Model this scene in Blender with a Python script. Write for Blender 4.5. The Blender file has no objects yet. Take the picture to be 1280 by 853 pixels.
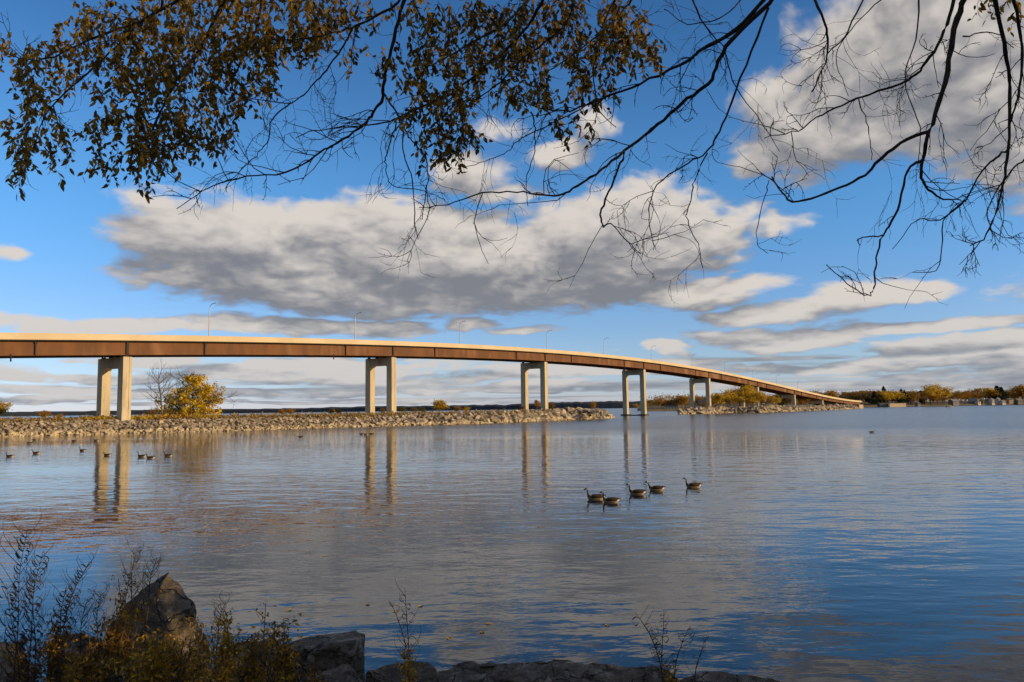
import bpy, bmesh, random
import numpy as np
from math import *
from mathutils import Vector, noise as mnoise

R = random.Random(11)
SC = bpy.context.scene
COL = SC.collection

# ------------------------------------------------------------------ camera
F = 982.0; CY = 426.5; HOR = 511.0; ROLL = atan(.014); PITCH = atan((HOR - CY) / F); CAMH = 4.3
FWD = Vector((0, cos(PITCH), sin(PITCH)))
_u0 = Vector((0, -sin(PITCH), cos(PITCH))); _r0 = Vector((1, 0, 0))
RIGHT = _r0 * cos(ROLL) - _u0 * sin(ROLL); UP = _r0 * sin(ROLL) + _u0 * cos(ROLL)
cam_d = bpy.data.cameras.new('camera'); cam = bpy.data.objects.new('camera', cam_d); COL.objects.link(cam)
cam_d.sensor_width = 36; cam_d.lens = 36 * F / 1280; cam_d.clip_end = 30000; cam_d.clip_start = .05
from mathutils import Matrix
_m = Matrix((RIGHT, UP, -FWD)).transposed().to_4x4(); _m.translation = (0, 0, CAMH)
cam.matrix_world = _m
SC.camera = cam
SC.cycles.max_bounces = 4; SC.cycles.diffuse_bounces = 2; SC.cycles.glossy_bounces = 3; SC.cycles.transmission_bounces = 2
SC.cycles.use_adaptive_sampling = True; SC.cycles.adaptive_threshold = .02


def ray(px, py):
    d = FWD + RIGHT * ((px - 640) / F) + UP * ((CY - py) / F)
    return d / d.y


def at(px, py, Y):            # the world point at depth Y seen at photo pixel px, py
    return Vector((0, 0, CAMH)) + ray(px, py) * Y


def gp(px, py, z=0.0):        # the world point at height z
    d = ray(px, py)
    return Vector((0, 0, CAMH)) + d * ((z - CAMH) / d.z)


# ------------------------------------------------------------------ sun, sky, exposure
AX = Vector((.601, .799, 0)); AV = Vector((-.799, .601, 0))      # bridge axis; across the bridge, away from camera
SUN = (-AV + AX * .38 + Vector((0, 0, .30))).normalized()
SUN_EL = asin(SUN.z); SUN_AZ = atan2(SUN.x, SUN.y)
sd = bpy.data.lights.new('sun', 'SUN'); so = bpy.data.objects.new('sun', sd); COL.objects.link(so)
sd.energy = 5.0; sd.angle = radians(.5); sd.color = (1.0, .69, .34)
so.rotation_euler = (-SUN).to_track_quat('-Z', 'Y').to_euler()
SC.view_settings.view_transform = 'Standard'; SC.view_settings.look = 'None'
SC.view_settings.exposure = 0.0; SC.view_settings.gamma = 1


class G:                       # small helper to write node graphs
    def __init__(s, nt): s.nt = nt
    def n(s, t, **k):
        o = s.nt.nodes.new(t)
        for a, v in k.items():
            if a.startswith('i_'): continue
            setattr(o, a, v)
        return o
    def put(s, sock, v):
        if isinstance(v, bpy.types.NodeSocket): s.nt.links.new(v, sock)
        elif v is not None: sock.default_value = v
    def m(s, op, a, b=None, c=None, clamp=False):
        o = s.n('ShaderNodeMath', operation=op, use_clamp=clamp)
        s.put(o.inputs[0], a); s.put(o.inputs[1], b)
        if c is not None: s.put(o.inputs[2], c)
        return o.outputs[0]
    def v(s, op, a, b=None, scale=None):
        o = s.n('ShaderNodeVectorMath', operation=op)
        s.put(o.inputs[0], a); s.put(o.inputs[1], b)
        if scale is not None: s.put(o.inputs['Scale'], scale)
        return o.outputs['Value'] if op in ('DOT_PRODUCT', 'LENGTH') else o.outputs[0]
    def xyz(s, a, b, c):
        o = s.n('ShaderNodeCombineXYZ'); s.put(o.inputs[0], a); s.put(o.inputs[1], b); s.put(o.inputs[2], c)
        return o.outputs[0]
    def noise(s, vec, scale, detail=4, rough=.5, col=False, dist=0, lac=2.0):
        o = s.n('ShaderNodeTexNoise'); s.put(o.inputs['Vector'], vec); s.put(o.inputs['Scale'], scale)
        o.inputs['Detail'].default_value = detail; o.inputs['Roughness'].default_value = rough
        o.inputs['Distortion'].default_value = dist; o.inputs['Lacunarity'].default_value = lac
        return o.outputs['Color' if col else 'Fac']
    def sm(s, x, lo, hi, a=0., b=1.):
        o = s.n('ShaderNodeMapRange', interpolation_type='SMOOTHSTEP')
        s.put(o.inputs[0], x); s.put(o.inputs[1], lo); s.put(o.inputs[2], hi); s.put(o.inputs[3], a); s.put(o.inputs[4], b)
        return o.outputs[0]
    def mix(s, f, a, b, mode='MIX'):
        o = s.n('ShaderNodeMix', data_type='RGBA', blend_type=mode)
        s.put(o.inputs[0], f); s.put(o.inputs[6], a); s.put(o.inputs[7], b)
        return o.outputs[2]


def c4(c): return (c[0], c[1], c[2], 1)


W = bpy.data.worlds.new('World'); SC.world = W; W.use_nodes = True
W.node_tree.nodes.clear()
g = G(W.node_tree)
WS = .135                                         # background strength
sky = g.n('ShaderNodeTexSky', sky_type='NISHITA', sun_disc=False)
sky.sun_elevation = SUN_EL; sky.sun_rotation = SUN_AZ
sky.air_density = 1.0; sky.dust_density = 0; sky.ozone_density = 6; sky.altitude = 50


def azel(px, py):
    d = ray(px, py); return atan2(d.x, d.y), atan2(d.z, hypot(d.x, d.y))


# clouds: (x, y, half width, half height) of each bank in degrees-like units, then strength
CLOUDS = [
    (320, 302, 160, 62, 1.2), (480, 318, 200, 78, 1.35), (650, 330, 190, 70, 1.3), (240, 290, 110, 46, .95), (400, 345, 220, 52, 1.2),
    (780, 305, 150, 86, 1.3), (880, 290, 60, 42, .9), (470, 370, 230, 30, .9), (720, 375, 110, 18, .8),
    (240, 345, 95, 26, .75), (170, 290, 40, 22, .45),
    (875, 366, 110, 21, 1), (1080, 369, 100, 23, 1.05), (985, 390, 95, 15, .8),
    (1180, 50, 200, 105, 1.1), (1250, 110, 110, 110, 1.05), (1050, 165, 125, 55, 1.0), (1000, 120, 70, 60, .8),
    (1270, 10, 130, 90, .9), (970, 190, 60, 30, .7), (1060, 50, 90, 60, .85), (1250, 212, 75, 24, .75), (1170, 185, 60, 35, .7),
    (575, 215, 80, 28, .72), (690, 192, 52, 22, .8), (745, 165, 50, 28, .5), (645, 240, 60, 18, .5),
    (955, 282, 75, 15, .62), (1000, 226, 45, 13, .5), (900, 270, 60, 20, .6), (620, 160, 50, 14, .3),
    (150, 408, 180, 13, .9), (330, 411, 170, 16, .9), (470, 412, 100, 14, .8), (590, 403, 42, 12, .75), (655, 415, 42, 9, .7),
    (990, 421, 150, 16, .95), (1150, 411, 150, 10, .85), (1215, 431, 130, 12, .9), (835, 438, 32, 11, .95),
    (1090, 453, 240, 11, .85), (930, 455, 110, 7, .6), (1200, 474, 200, 9, .85), (0, 308, 30, 12, .5),
    (60, 470, 220, 12, .9), (420, 464, 260, 13, .9), (690, 470, 150, 9, .85), (250, 446, 160, 8, .8), (540, 487, 260, 7, .85),
    (140, 492, 260, 7, .8), (1000, 486, 220, 6, .8), (700, 489, 160, 6, .85), (640, 450, 130, 6, .7), (60, 505, 260, 5, .8), (450, 503, 260, 4, .8),
    (-420, 250, 200, 80, .9), (-520, 360, 260, 50, 1), (1480, 180, 170, 80, 1), (1600, 330, 240, 50, 1), (1520, 440, 260, 26, 1),
    (-300, 450, 240, 24, .9), (620, -320, 260, 110, 1), (1150, -260, 260, 120, 1.1), (200, -420, 260, 110, .9), (1500, -120, 200, 120, .9),
]
grp = bpy.data.node_groups.new('cloud_field', 'ShaderNodeTree')
grp.interface.new_socket('P', in_out='INPUT', socket_type='NodeSocketVector')
grp.interface.new_socket('D', in_out='OUTPUT', socket_type='NodeSocketFloat')
q = G(grp)
gi = q.n('NodeGroupInput'); go = q.n('NodeGroupOutput')
P = gi.outputs[0]
sepP = q.n('ShaderNodeSeparateXYZ'); q.put(sepP.inputs[0], P)
# noise gets flatter towards the horizon, as a cloud layer does in perspective
elw = q.m('LOGARITHM', q.m('ADD', q.m('MAXIMUM', sepP.outputs[1], 0.0), .10), 2.718)
NP = q.xyz(q.m('MULTIPLY', sepP.outputs[0], 1.55), q.m('MULTIPLY', elw, .95), 0.0)
wv = q.v('SUBTRACT', q.noise(NP, 3.4, 3, .55, col=True), (.5, .5, .5))
wv = q.v('MULTIPLY', wv, (.16, .055, 0))
PW = q.v('ADD', P, wv)
acc = None
for (px, py, rx, ry, st) in CLOUDS:
    a, e = azel(px, py)
    k = q.v('MULTIPLY', q.v('SUBTRACT', PW, (a, e, 0)), (F / rx, F / ry, 0))
    val = q.m('MULTIPLY_ADD', q.v('DOT_PRODUCT', k, k), -st, st)
    acc = val if acc is None else q.m('SMOOTH_MAX', acc, val, .12)
acc = q.m('MAXIMUM', acc, -.6)
# elsewhere in the sky (behind the camera too): broken cloud of the same kind
azA = q.m('ABSOLUTE', sepP.outputs[0])
away = q.sm(azA, .95, 1.25)
free = q.m('MULTIPLY_ADD', q.noise(NP, 1.7, 2, .5), 2.6, -.95)
acc = q.m('MAXIMUM', acc, q.m('ADD', q.m('MULTIPLY', free, away), q.m('MULTIPLY', q.m('SUBTRACT', 1., away), -.6)))
n1 = q.noise(NP, 7.0, 6, .57)
bn_ = q.noise(q.v('ADD', NP, wv), 13.0, 2, .5)
bill = q.m('SUBTRACT', .065, q.m('ABSOLUTE', q.m('SUBTRACT', bn_, .5)))
D = q.m('ADD', acc, q.m('MULTIPLY', q.m('SUBTRACT', n1, .5), q.sm(sepP.outputs[1], .02, .16, 2.3, 1.45)))
D = q.m('ADD', D, q.m('MULTIPLY', bill, 1.5))
# thin layered bank low over the horizon
sv = q.xyz(q.m('MULTIPLY', sepP.outputs[0], 2.4), q.m('MULTIPLY', q.m('LOGARITHM', q.m('ADD', q.m('MAXIMUM', sepP.outputs[1], 0.0), .022), 2.718), 3.6), 3.7)
lay = q.noise(sv, 1.25, 4, .55)
win = q.m('MULTIPLY', q.sm(sepP.outputs[1], .115, .05), q.sm(sepP.outputs[1], -.02, .0))
lay = q.m('ADD', q.m('MULTIPLY', q.m('SUBTRACT', lay, .49), 4.4), q.m('MULTIPLY', q.m('SUBTRACT', 1., win), -1.6))
D = q.m('SMOOTH_MAX', D, lay, .1)
q.put(go.inputs[0], D)

tc = g.n('ShaderNodeTexCoord')
sp = g.n('ShaderNodeSeparateXYZ'); g.put(sp.inputs[0], tc.outputs['Generated'])
az = g.m('ARCTAN2', sp.outputs[0], sp.outputs[1]); el = g.m('ARCSINE', sp.outputs[2])
PP = g.xyz(az, el, 0.0)


def field(vec):
    o = g.n('ShaderNodeGroup'); o.node_tree = grp; g.put(o.inputs[0], vec); return o.outputs[0]


D0 = field(PP)
D1 = field(g.v('ADD', PP, (.012, .027, 0)))
alpha = g.sm(D0, .0, .58)
thin = g.sm(D0, .15, 1.9)
rim = g.m('MULTIPLY', g.m('SUBTRACT', D0, D1), 1.05)
soft = g.noise(g.v('MULTIPLY', PP, (3., 9., 0)), 2.2, 5, .6)
lit = g.m('ADD', g.m('ADD', g.m('SUBTRACT', .35, g.m('MULTIPLY', thin, .30)), g.m('MULTIPLY', g.m('SUBTRACT', soft, .5), .9)), rim)
lit = g.sm(lit, -.30, 1.08)
shade_c = c4((.215 / WS, .218 / WS, .240 / WS)); lit_c = c4((.72 / WS, .655 / WS, .59 / WS))
cc = g.mix(lit, shade_c, lit_c)
# far clouds take the colour of the air in front of them
low = g.sm(el, .0, .16, .30, 0.)
cc = g.mix(low, cc, c4((.34 / WS, .42 / WS, .54 / WS)))
hsv = g.n('ShaderNodeHueSaturation'); hsv.inputs['Saturation'].default_value = 1.0; hsv.inputs['Value'].default_value = 1.0
g.put(hsv.inputs['Color'], sky.outputs[0])
tint = g.mix(g.sm(el, .08, .26), g.mix(g.sm(el, .0, .07), c4((1.10, 1.0, 1.28)), c4((1.27, 1.10, 1.17))), g.mix(g.sm(el, .24, .52), c4((1.0, 1.26, 1.30)), c4((.66, .93, 1.02))))
skyc = g.mix(1.0, hsv.outputs[0], tint, 'MULTIPLY')
full = g.mix(g.m('MULTIPLY', alpha, .96), skyc, cc)
bg = g.n('ShaderNodeBackground'); bg.inputs['Strength'].default_value = WS
g.put(bg.inputs['Color'], full)
wo = g.n('ShaderNodeOutputWorld'); g.nt.links.new(bg.outputs[0], wo.inputs['Surface'])
W.cycles.sampling_method = 'MANUAL'; W.cycles.sample_map_resolution = 512


# ------------------------------------------------------------------ materials
def material(name, a, b=None, rough=.85, scale=3.0, bump=0.0, bscale=None, detail=6, spec=.3, contrast=(.35, .65), c=None,
             cscale=.4, transl=0.0, coords='Object', stretch=None):
    m = bpy.data.materials.new(name); m.use_nodes = True
    k = G(m.node_tree); bs = m.node_tree.nodes['Principled BSDF']
    bs.inputs['Roughness'].default_value = rough; bs.inputs['Specular IOR Level'].default_value = spec
    t = k.n('ShaderNodeTexCoord'); vec = t.outputs[coords]
    if stretch: vec = k.v('MULTIPLY', vec, stretch)
    if b is None: b = tuple(x * .7 for x in a)
    colr = k.mix(k.sm(k.noise(vec, scale, detail, .6), contrast[0], contrast[1]), c4(a), c4(b))
    if c is not None:
        colr = k.mix(k.sm(k.noise(vec, cscale, 3, .6), .52, .66), colr, c4(c))
    k.put(bs.inputs['Base Color'], colr)
    if bump:
        bn = k.n('ShaderNodeBump'); bn.inputs['Strength'].default_value = bump; bn.inputs['Distance'].default_value = .05
        k.put(bn.inputs['Height'], k.noise(vec, bscale or scale * 3, 8, .65)); k.put(bs.inputs['Normal'], bn.outputs[0])
    if transl:
        out = m.node_tree.nodes['Material Output']
        tr = k.n('ShaderNodeBsdfTranslucent'); k.put(tr.inputs[0], colr)
        mx = k.n('ShaderNodeMixShader'); mx.inputs[0].default_value = transl
        k.put(mx.inputs[1], bs.outputs[0]); k.put(mx.inputs[2], tr.outputs[0]); k.put(out.inputs[0], mx.outputs[0])
    return m


def leafmat(name, cols, transl=.35, rnd=True):
    """leaf colours differ per leaf: random per mesh island"""
    m = bpy.data.materials.new(name); m.use_nodes = True
    k = G(m.node_tree); bs = m.node_tree.nodes['Principled BSDF']
    bs.inputs['Roughness'].default_value = .65; bs.inputs['Specular IOR Level'].default_value = .2
    ge = k.n('ShaderNodeNewGeometry'); oi = k.n('ShaderNodeObjectInfo'); t = k.n('ShaderNodeTexCoord')
    f = k.m('ADD', k.m('MULTIPLY', ge.outputs['Random Per Island'], .6), k.m('MULTIPLY', k.noise(t.outputs['Object'], .35, 3), .75))
    f = k.m('ADD', f, k.m('MULTIPLY_ADD', oi.outputs['Random'], .3, -.3), clamp=True)
    r = k.n('ShaderNodeValToRGB'); k.put(r.inputs[0], f)
    e = r.color_ramp.elements
    e[0].position = .12; e[0].color = c4(cols[0]); e[1].position = .9; e[1].color = c4(cols[-1])
    for i, cc_ in enumerate(cols[1:-1]):
        x = e.new(.12 + .78 * (i + 1) / (len(cols) - 1)); x.color = c4(cc_)
    k.put(bs.inputs['Base Color'], r.outputs[0])
    out = m.node_tree.nodes['Material Output']
    tr = k.n('ShaderNodeBsdfTranslucent'); k.put(tr.inputs[0], r.outputs[0])
    mx = k.n('ShaderNodeMixShader'); mx.inputs[0].default_value = transl
    k.put(mx.inputs[1], bs.outputs[0]); k.put(mx.inputs[2], tr.outputs[0]); k.put(out.inputs[0], mx.outputs[0])
    return m


M = {}
M['concrete'] = material('concrete', (.54, .47, .33), (.46, .40, .28), .9, .35, .15, 6, c=(.38, .33, .23), cscale=.5, stretch=(1, 1, .22))
M['parapet'] = material('parapet_concrete', (.60, .50, .34), (.53, .44, .29), .9, .12, .1, 4)
M['asphalt'] = material('asphalt', (.06, .06, .06), (.045, .045, .045), .95, 1)
M['steel'] = material('weathering_steel', (.165, .074, .030), (.115, .053, .024), .8, .25, .1, 5, c=(.22, .115, .055), cscale=.1, stretch=(1, 1, .35))
M['darksteel'] = material('dark_steel', (.03, .022, .018), (.02, .016, .014), .7, 1)
M['galv'] = material('galvanised_metal', (.55, .56, .57), (.48, .49, .5), .45, 2, spec=.5)
M['lamp'] = material('lamp_housing', (.35, .36, .38), None, .5, 2)
M['rock'] = material('riprap_stone', (.36, .30, .225), (.22, .19, .15), .95, .5, .5, 3, contrast=(.3, .7))
def vary(m, lo=.55, hi=1.35):
    k = G(m.node_tree); bs = m.node_tree.nodes['Principled BSDF']; src = bs.inputs['Base Color'].links[0].from_socket
    ge = k.n('ShaderNodeNewGeometry'); oi = k.n('ShaderNodeObjectInfo')
    f = k.m('FRACT', k.m('ADD', ge.outputs['Random Per Island'], oi.outputs['Random']))
    mul = k.v('SCALE', src, None, k.m('MULTIPLY_ADD', f, hi - lo, lo)); k.put(bs.inputs['Base Color'], mul); return m


vary(M['rock'])
M['rockwet'] = material('waterline_stone', (.50, .42, .28), (.38, .31, .2), .9, .8, .4, 3)
M['rockdark'] = material('dark_stone', (.10, .09, .08), (.06, .055, .05), .9, .8, .4, 3)
M['boulder'] = material('lakeside_boulder', (.20, .155, .112), (.085, .066, .048), .9, 2.2, .9, 7, c=(.28, .225, .165), cscale=1.3, contrast=(.38, .62))
bm_ = M['boulder']; k = G(bm_.node_tree); bs = bm_.node_tree.nodes['Principled BSDF']
t = k.n('ShaderNodeTexCoord'); ob_ = t.outputs['Object']
warp = k.v('ADD', ob_, k.v('SCALE', k.noise(ob_, 2.5, 4, .6, col=True), None, .35))
strat = k.noise(k.v('MULTIPLY', warp, (2.2, 2.2, 9)), 1.6, 7, .68)
vo = k.n('ShaderNodeTexVoronoi', feature='DISTANCE_TO_EDGE'); k.put(vo.inputs['Vector'], k.v('MULTIPLY', warp, (1, 1, 1.8))); vo.inputs['Scale'].default_value = 1.9
crack = k.sm(vo.outputs['Distance'], .0, .030)
grit = k.noise(ob_, 60, 3, .7)
base = k.mix(k.sm(strat, .36, .64), c4((.06, .048, .036)), c4((.20, .165, .125)))
base = k.mix(k.sm(k.noise(ob_, 3.2, 6, .7), .54, .62), base, c4((.30, .27, .22)))
base = k.mix(k.sm(k.noise(k.v('ADD', ob_, (3, 1, 2)), 5.0, 5, .7), .60, .66), base, c4((.10, .10, .045)))
base = k.mix(crack, c4((.02, .016, .012)), base)
base = k.mix(k.m('MULTIPLY', k.sm(grit, .35, .65), .35), base, c4((.05, .04, .03)))
k.put(bs.inputs['Base Color'], base)
bp0 = k.n('ShaderNodeBump'); bp0.inputs['Strength'].default_value = 1; bp0.inputs['Distance'].default_value = .09
k.put(bp0.inputs['Height'], k.m('ADD', k.m('ADD', strat, k.m('MULTIPLY', crack, .35)), k.m('MULTIPLY', grit, .12))); k.put(bs.inputs['Normal'], bp0.outputs[0])
M['soil'] = material('bank_soil', (.06, .045, .03), (.03, .024, .018), .95, 2, .6, 9)
M['dryground'] = material('dry_grass_ground', (.30, .20, .09), (.19, .13, .06), .95, .25, .3, 5)
M['bark'] = material('bark', (.055, .042, .032), (.03, .024, .02), .95, 8, .6, 30)
M['bark_far'] = material('pale_bark', (.16, .13, .10), (.10, .08, .06), .95, 2)
M['hill'] = material('hazed_forest', (.030, .042, .056), (.022, .030, .042), 1, .02, 0, coords='Object')  # blue haze of the distance is painted into this forest colour
M['shore'] = material('far_shore_ground', (.14, .11, .06), (.09, .08, .045), 1, .05)
M['gold'] = leafmat('golden_foliage', [(.22, .13, .015), (.46, .29, .02), (.62, .42, .03), (.68, .50, .05)])
M['willow'] = leafmat('willow_foliage', [(.15, .11, .02), (.46, .31, .025), (.72, .51, .03), (.80, .62, .06)])
M['orange'] = leafmat('orange_foliage', [(.14, .08, .02), (.30, .16, .025), (.42, .22, .03), (.44, .28, .04)])
M['brown'] = leafmat('brown_foliage', [(.10, .065, .025), (.21, .13, .04), (.33, .19, .05), (.38, .24, .06)])
M['olive'] = leafmat('olive_foliage', [(.05, .05, .015), (.11, .10, .02), (.18, .15, .025), (.24, .18, .03)])
M['ever'] = leafmat('evergreen_foliage', [(.012, .02, .012), (.025, .038, .018), (.04, .052, .024)], .1)
M['drygrass'] = leafmat('dry_grass_blades', [(.20, .13, .05), (.33, .23, .09), (.42, .30, .12), (.34, .26, .08)])
M['russet'] = leafmat('russet_foliage', [(.10, .03, .015), (.20, .06, .02), (.26, .09, .03)])
M['leaf'] = leafmat('autumn_leaf', [(.05, .034, .010), (.13, .083, .016), (.30, .185, .022), (.50, .32, .03)], .5)
M['shrubleaf'] = leafmat('shrub_leaf', [(.055, .032, .010), (.18, .095, .013), (.42, .23, .02), (.66, .42, .035)], .3)
M['twig'] = material('dry_twig', (.06, .04, .028), (.035, .025, .02), .9, 6)
M['stalk'] = material('dry_stalk', (.30, .18, .08), (.18, .10, .045), .9, 6)
M['white'] = material('white_paint', (.50, .47, .42), (.36, .34, .31), .6, .5)
M['siding'] = material('grey_siding', (.20, .19, .18), (.15, .145, .14), .8, .5)
M['tan'] = material('tan_siding', (.34, .26, .16), (.26, .20, .12), .8, .5)
M['roof'] = material('roof_shingle', (.10, .095, .09), (.07, .065, .06), .9, 1)
M['roofpale'] = material('pale_roof', (.22, .22, .225), (.17, .17, .18), .8, 1)
M['glass'] = material('window_glass', (.03, .04, .05), None, .1, 1, spec=.8)
M['gblack'] = material('black_plumage', (.012, .011, .010), None, .7, 20)
M['gbrown'] = material('brown_plumage', (.055, .037, .022), (.025, .018, .012), .8, 14, .2, 30)
M['gtan'] = material('tan_plumage', (.26, .18, .10), (.17, .11, .06), .8, 16)
M['gwhite'] = material('white_plumage', (.80, .76, .70), None, .8, 10)

# water
wm = bpy.data.materials.new('bay_water'); wm.use_nodes = True; M['water'] = wm
k = G(wm.node_tree); bs = wm.node_tree.nodes['Principled BSDF']
bs.inputs['Base Color'].default_value = (.010, .019, .032, 1); 
bs.inputs['IOR'].default_value = 1.333; bs.inputs['Specular IOR Level'].default_value = .5
ge = k.n('ShaderNodeNewGeometry'); pos = ge.outputs['Position']
big = k.noise(k.v('MULTIPLY', pos, (.006, .018, 0)), 1.0, 3, .55)          # wind streaks and calm patches
big = k.sm(big, .36, .64, .35, 1.25)
spw = k.n('ShaderNodeSeparateXYZ'); k.put(spw.inputs[0], pos)
edge = k.m('ADD', k.m('ADD', spw.outputs[1], k.m('MULTIPLY', spw.outputs[0], .6)), k.m('MULTIPLY', k.noise(k.v('MULTIPLY', pos, (.02, .05, 0)), 1.0, 3), 60.))
ruffled = k.sm(edge, 140., 215.)                      # wind-ruffled open water beyond the sheltered cove
k.put(bs.inputs['Roughness'], k.m('MULTIPLY_ADD', ruffled, .17, .02))
big = k.m('ADD', big, k.m('MULTIPLY', ruffled, 2.2))
p1 = k.v('MULTIPLY', pos, (.55, 1.0, 1)); rot = k.n('ShaderNodeVectorRotate', rotation_type='Z_AXIS'); rot.inputs['Angle'].default_value = .22
k.put(rot.inputs['Vector'], p1)
h1 = k.m('MULTIPLY', k.noise(rot.outputs[0], .55, 2, .5), .20)
h2 = k.m('MULTIPLY', k.noise(rot.outputs[0], 1.9, 3, .5, dist=.3), .066)
h3 = k.m('MULTIPLY', k.noise(p1, 7.0, 2, .5), .0075)
hh = k.m('MULTIPLY', k.m('ADD', h1, k.m('ADD', h2, h3)), big)
bp = k.n('ShaderNodeBump'); bp.inputs['Strength'].default_value = 1.0; bp.inputs['Distance'].default_value = .37
k.put(bp.inputs['Height'], hh); k.put(bs.inputs['Normal'], bp.outputs[0])


# ------------------------------------------------------------------ object helpers
def link(o, parent=None):
    COL.objects.link(o)
    if parent: o.parent = parent
    return o


def tag(o, label=None, cat=None, group=None, kind=None):
    if label: o['label'] = label
    if cat: o['category'] = cat
    if group: o['group'] = group
    if kind: o['kind'] = kind
    return o


def empty(name, loc=(0, 0, 0), rz=0., label=None, cat=None, group=None):
    o = bpy.data.objects.new(name, None); o.location = loc; o.rotation_euler.z = rz; COL.objects.link(o)
    return tag(o, label, cat, group)


def mesh(name, verts, faces, mats, parent=None, mi=None, smooth=False):
    me = bpy.data.meshes.new(name); me.from_pydata([tuple(v) for v in verts], [], faces)
    for m in (mats if isinstance(mats, (list, tuple)) else [mats]): me.materials.append(m)
    if mi is not None: me.polygons.foreach_set('material_index', mi)
    if smooth: me.polygons.foreach_set('use_smooth', [True] * len(me.polygons))
    me.update()
    return link(bpy.data.objects.new(name, me), parent)


def copy_tree(o, parent=None):
    c = o.copy(); COL.objects.link(c); c.parent = parent
    for ch in list(o.children): copy_tree(ch, c)
    return c


class MB:
    """collects vertices and faces of one part"""
    def __init__(s): s.v = []; s.f = []; s.mi = []
    def add(s, vs, fs, mi=0):
        b = len(s.v); s.v.extend([Vector(x) for x in vs]); s.f.extend([tuple(i + b for i in f) for f in fs]); s.mi.extend([mi] * len(fs)); return s
    def frame_box(s, o, ex, ey, ez, a, b, mi=0):
        """box between corner coordinates a and b in the frame ex, ey, ez at o"""
        P = [o + ex * x + ey * y + ez * z for z in (a[2], b[2]) for y in (a[1], b[1]) for x in (a[0], b[0])]
        return s.add(P, [(0, 2, 3, 1), (4, 5, 7, 6), (0, 1, 5, 4), (2, 6, 7, 3), (0, 4, 6, 2), (1, 3, 7, 5)], mi)
    def box(s, a, b, mi=0):
        return s.frame_box(Vector(), Vector((1, 0, 0)), Vector((0, 1, 0)), Vector((0, 0, 1)), a, b, mi)
    def tube(s, pts, rad, n=5, mi=0, cap=True):
        pts = [Vector(p) for p in pts]; b = len(s.v); L = len(pts)
        for i, p in enumerate(pts):
            d = (pts[min(i + 1, L - 1)] - pts[max(i - 1, 0)])
            d = d.normalized() if d.length > 1e-9 else Vector((0, 0, 1))
            ref = Vector((0, 0, 1)) if abs(d.z) < .9 else Vector((1, 0, 0))
            x = d.cross(ref).normalized(); y = d.cross(x)
            r = rad[i] if isinstance(rad, (list, tuple)) else rad
            for j in range(n):
                a = 2 * pi * j / n; s.v.append(p + x * (cos(a) * r) + y * (sin(a) * r))
        for i in range(L - 1):
            for j in range(n):
                s.f.append((b + i * n + j, b + i * n + (j + 1) % n, b + (i + 1) * n + (j + 1) % n, b + (i + 1) * n + j)); s.mi.append(mi)
        if cap:
            s.f.append(tuple(b + j for j in reversed(range(n)))); s.f.append(tuple(b + (L - 1) * n + j for j in range(n))); s.mi += [mi, mi]
        return s
    def strip(s, sections, mi=0, closed=True, cap=True):
        """loft of equal-length sections"""
        b = len(s.v); n = len(sections[0])
        for sec in sections: s.v.extend(Vector(p) for p in sec)
        for i in range(len(sections) - 1):
            for j in range(n if closed else n - 1):
                s.f.append((b + i * n + j, b + i * n + (j + 1) % n, b + (i + 1) * n + (j + 1) % n, b + (i + 1) * n + j)); s.mi.append(mi)
        if cap and closed:
            s.f.append(tuple(b + j for j in reversed(range(n)))); s.f.append(tuple(b + (len(sections) - 1) * n + j for j in range(n))); s.mi += [mi, mi]
        return s
    def build(s, name, mats, parent=None, smooth=False):
        return mesh(name, s.v, s.f, mats, parent, s.mi, smooth)


def spline(pts, n=6):
    """Catmull-Rom through points"""
    pts = [Vector(p) for p in pts]; out = []
    if len(pts) < 3: return [pts[0].lerp(pts[-1], i / n) for i in range(n + 1)]
    P = [pts[0] * 2 - pts[1]] + pts + [pts[-1] * 2 - pts[-2]]
    for i in range(1, len(P) - 2):
        for j in range(n):
            t = j / n; a, b, c, d = P[i - 1], P[i], P[i + 1], P[i + 2]
            out.append(.5 * ((2 * b) + (c - a) * t + (2 * a - 5 * b + 4 * c - d) * t * t + (3 * b - a - 3 * c + d) * t ** 3))
    out.append(pts[-1]); return out


def hull_rock(pts, bevel=.06, cuts=0, rough=0., seed=0):
    bm = bmesh.new()
    for p in pts: bm.verts.new(p)
    r = bmesh.ops.convex_hull(bm, input=bm.verts)
    for v in [v for v in bm.verts if not v.link_faces]: bm.verts.remove(v)
    bmesh.ops.recalc_face_normals(bm, faces=bm.faces)
    if bevel:
        bmesh.ops.bevel(bm, geom=list(bm.edges), offset=bevel, segments=1, affect='EDGES', profile=.5)
    if cuts:
        bmesh.ops.triangulate(bm, faces=bm.faces)
        for _ in range(cuts):
            bmesh.ops.subdivide_edges(bm, edges=[e for e in bm.edges if e.calc_length() > .055], cuts=1, use_grid_fill=True)
            bmesh.ops.triangulate(bm, faces=bm.faces)
        bm.normal_update()
        for v in bm.verts:
            p = v.co * 1.0 + Vector((seed * 7.1, seed * 3.3, 0))
            strat = mnoise.noise(Vector((p.x * 1.2, p.y * 1.2, p.z * 5)))
            ridge = abs(mnoise.noise(p * 3.2)) * -1.6 + .4
            v.co += v.normal * rough * (mnoise.fractal(p * 2.3, .9, 2.0, 5) * .8 + strat * .45 + ridge * .7 + mnoise.noise(p * 14) * .12)
    return bm


def bm_obj(name, bm, mat, parent=None, smooth=False):
    me = bpy.data.meshes.new(name); bm.to_mesh(me); bm.free(); me.materials.append(mat)
    if smooth: me.polygons.foreach_set('use_smooth', [True] * len(me.polygons))
    return link(bpy.data.objects.new(name, me), parent)


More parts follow.
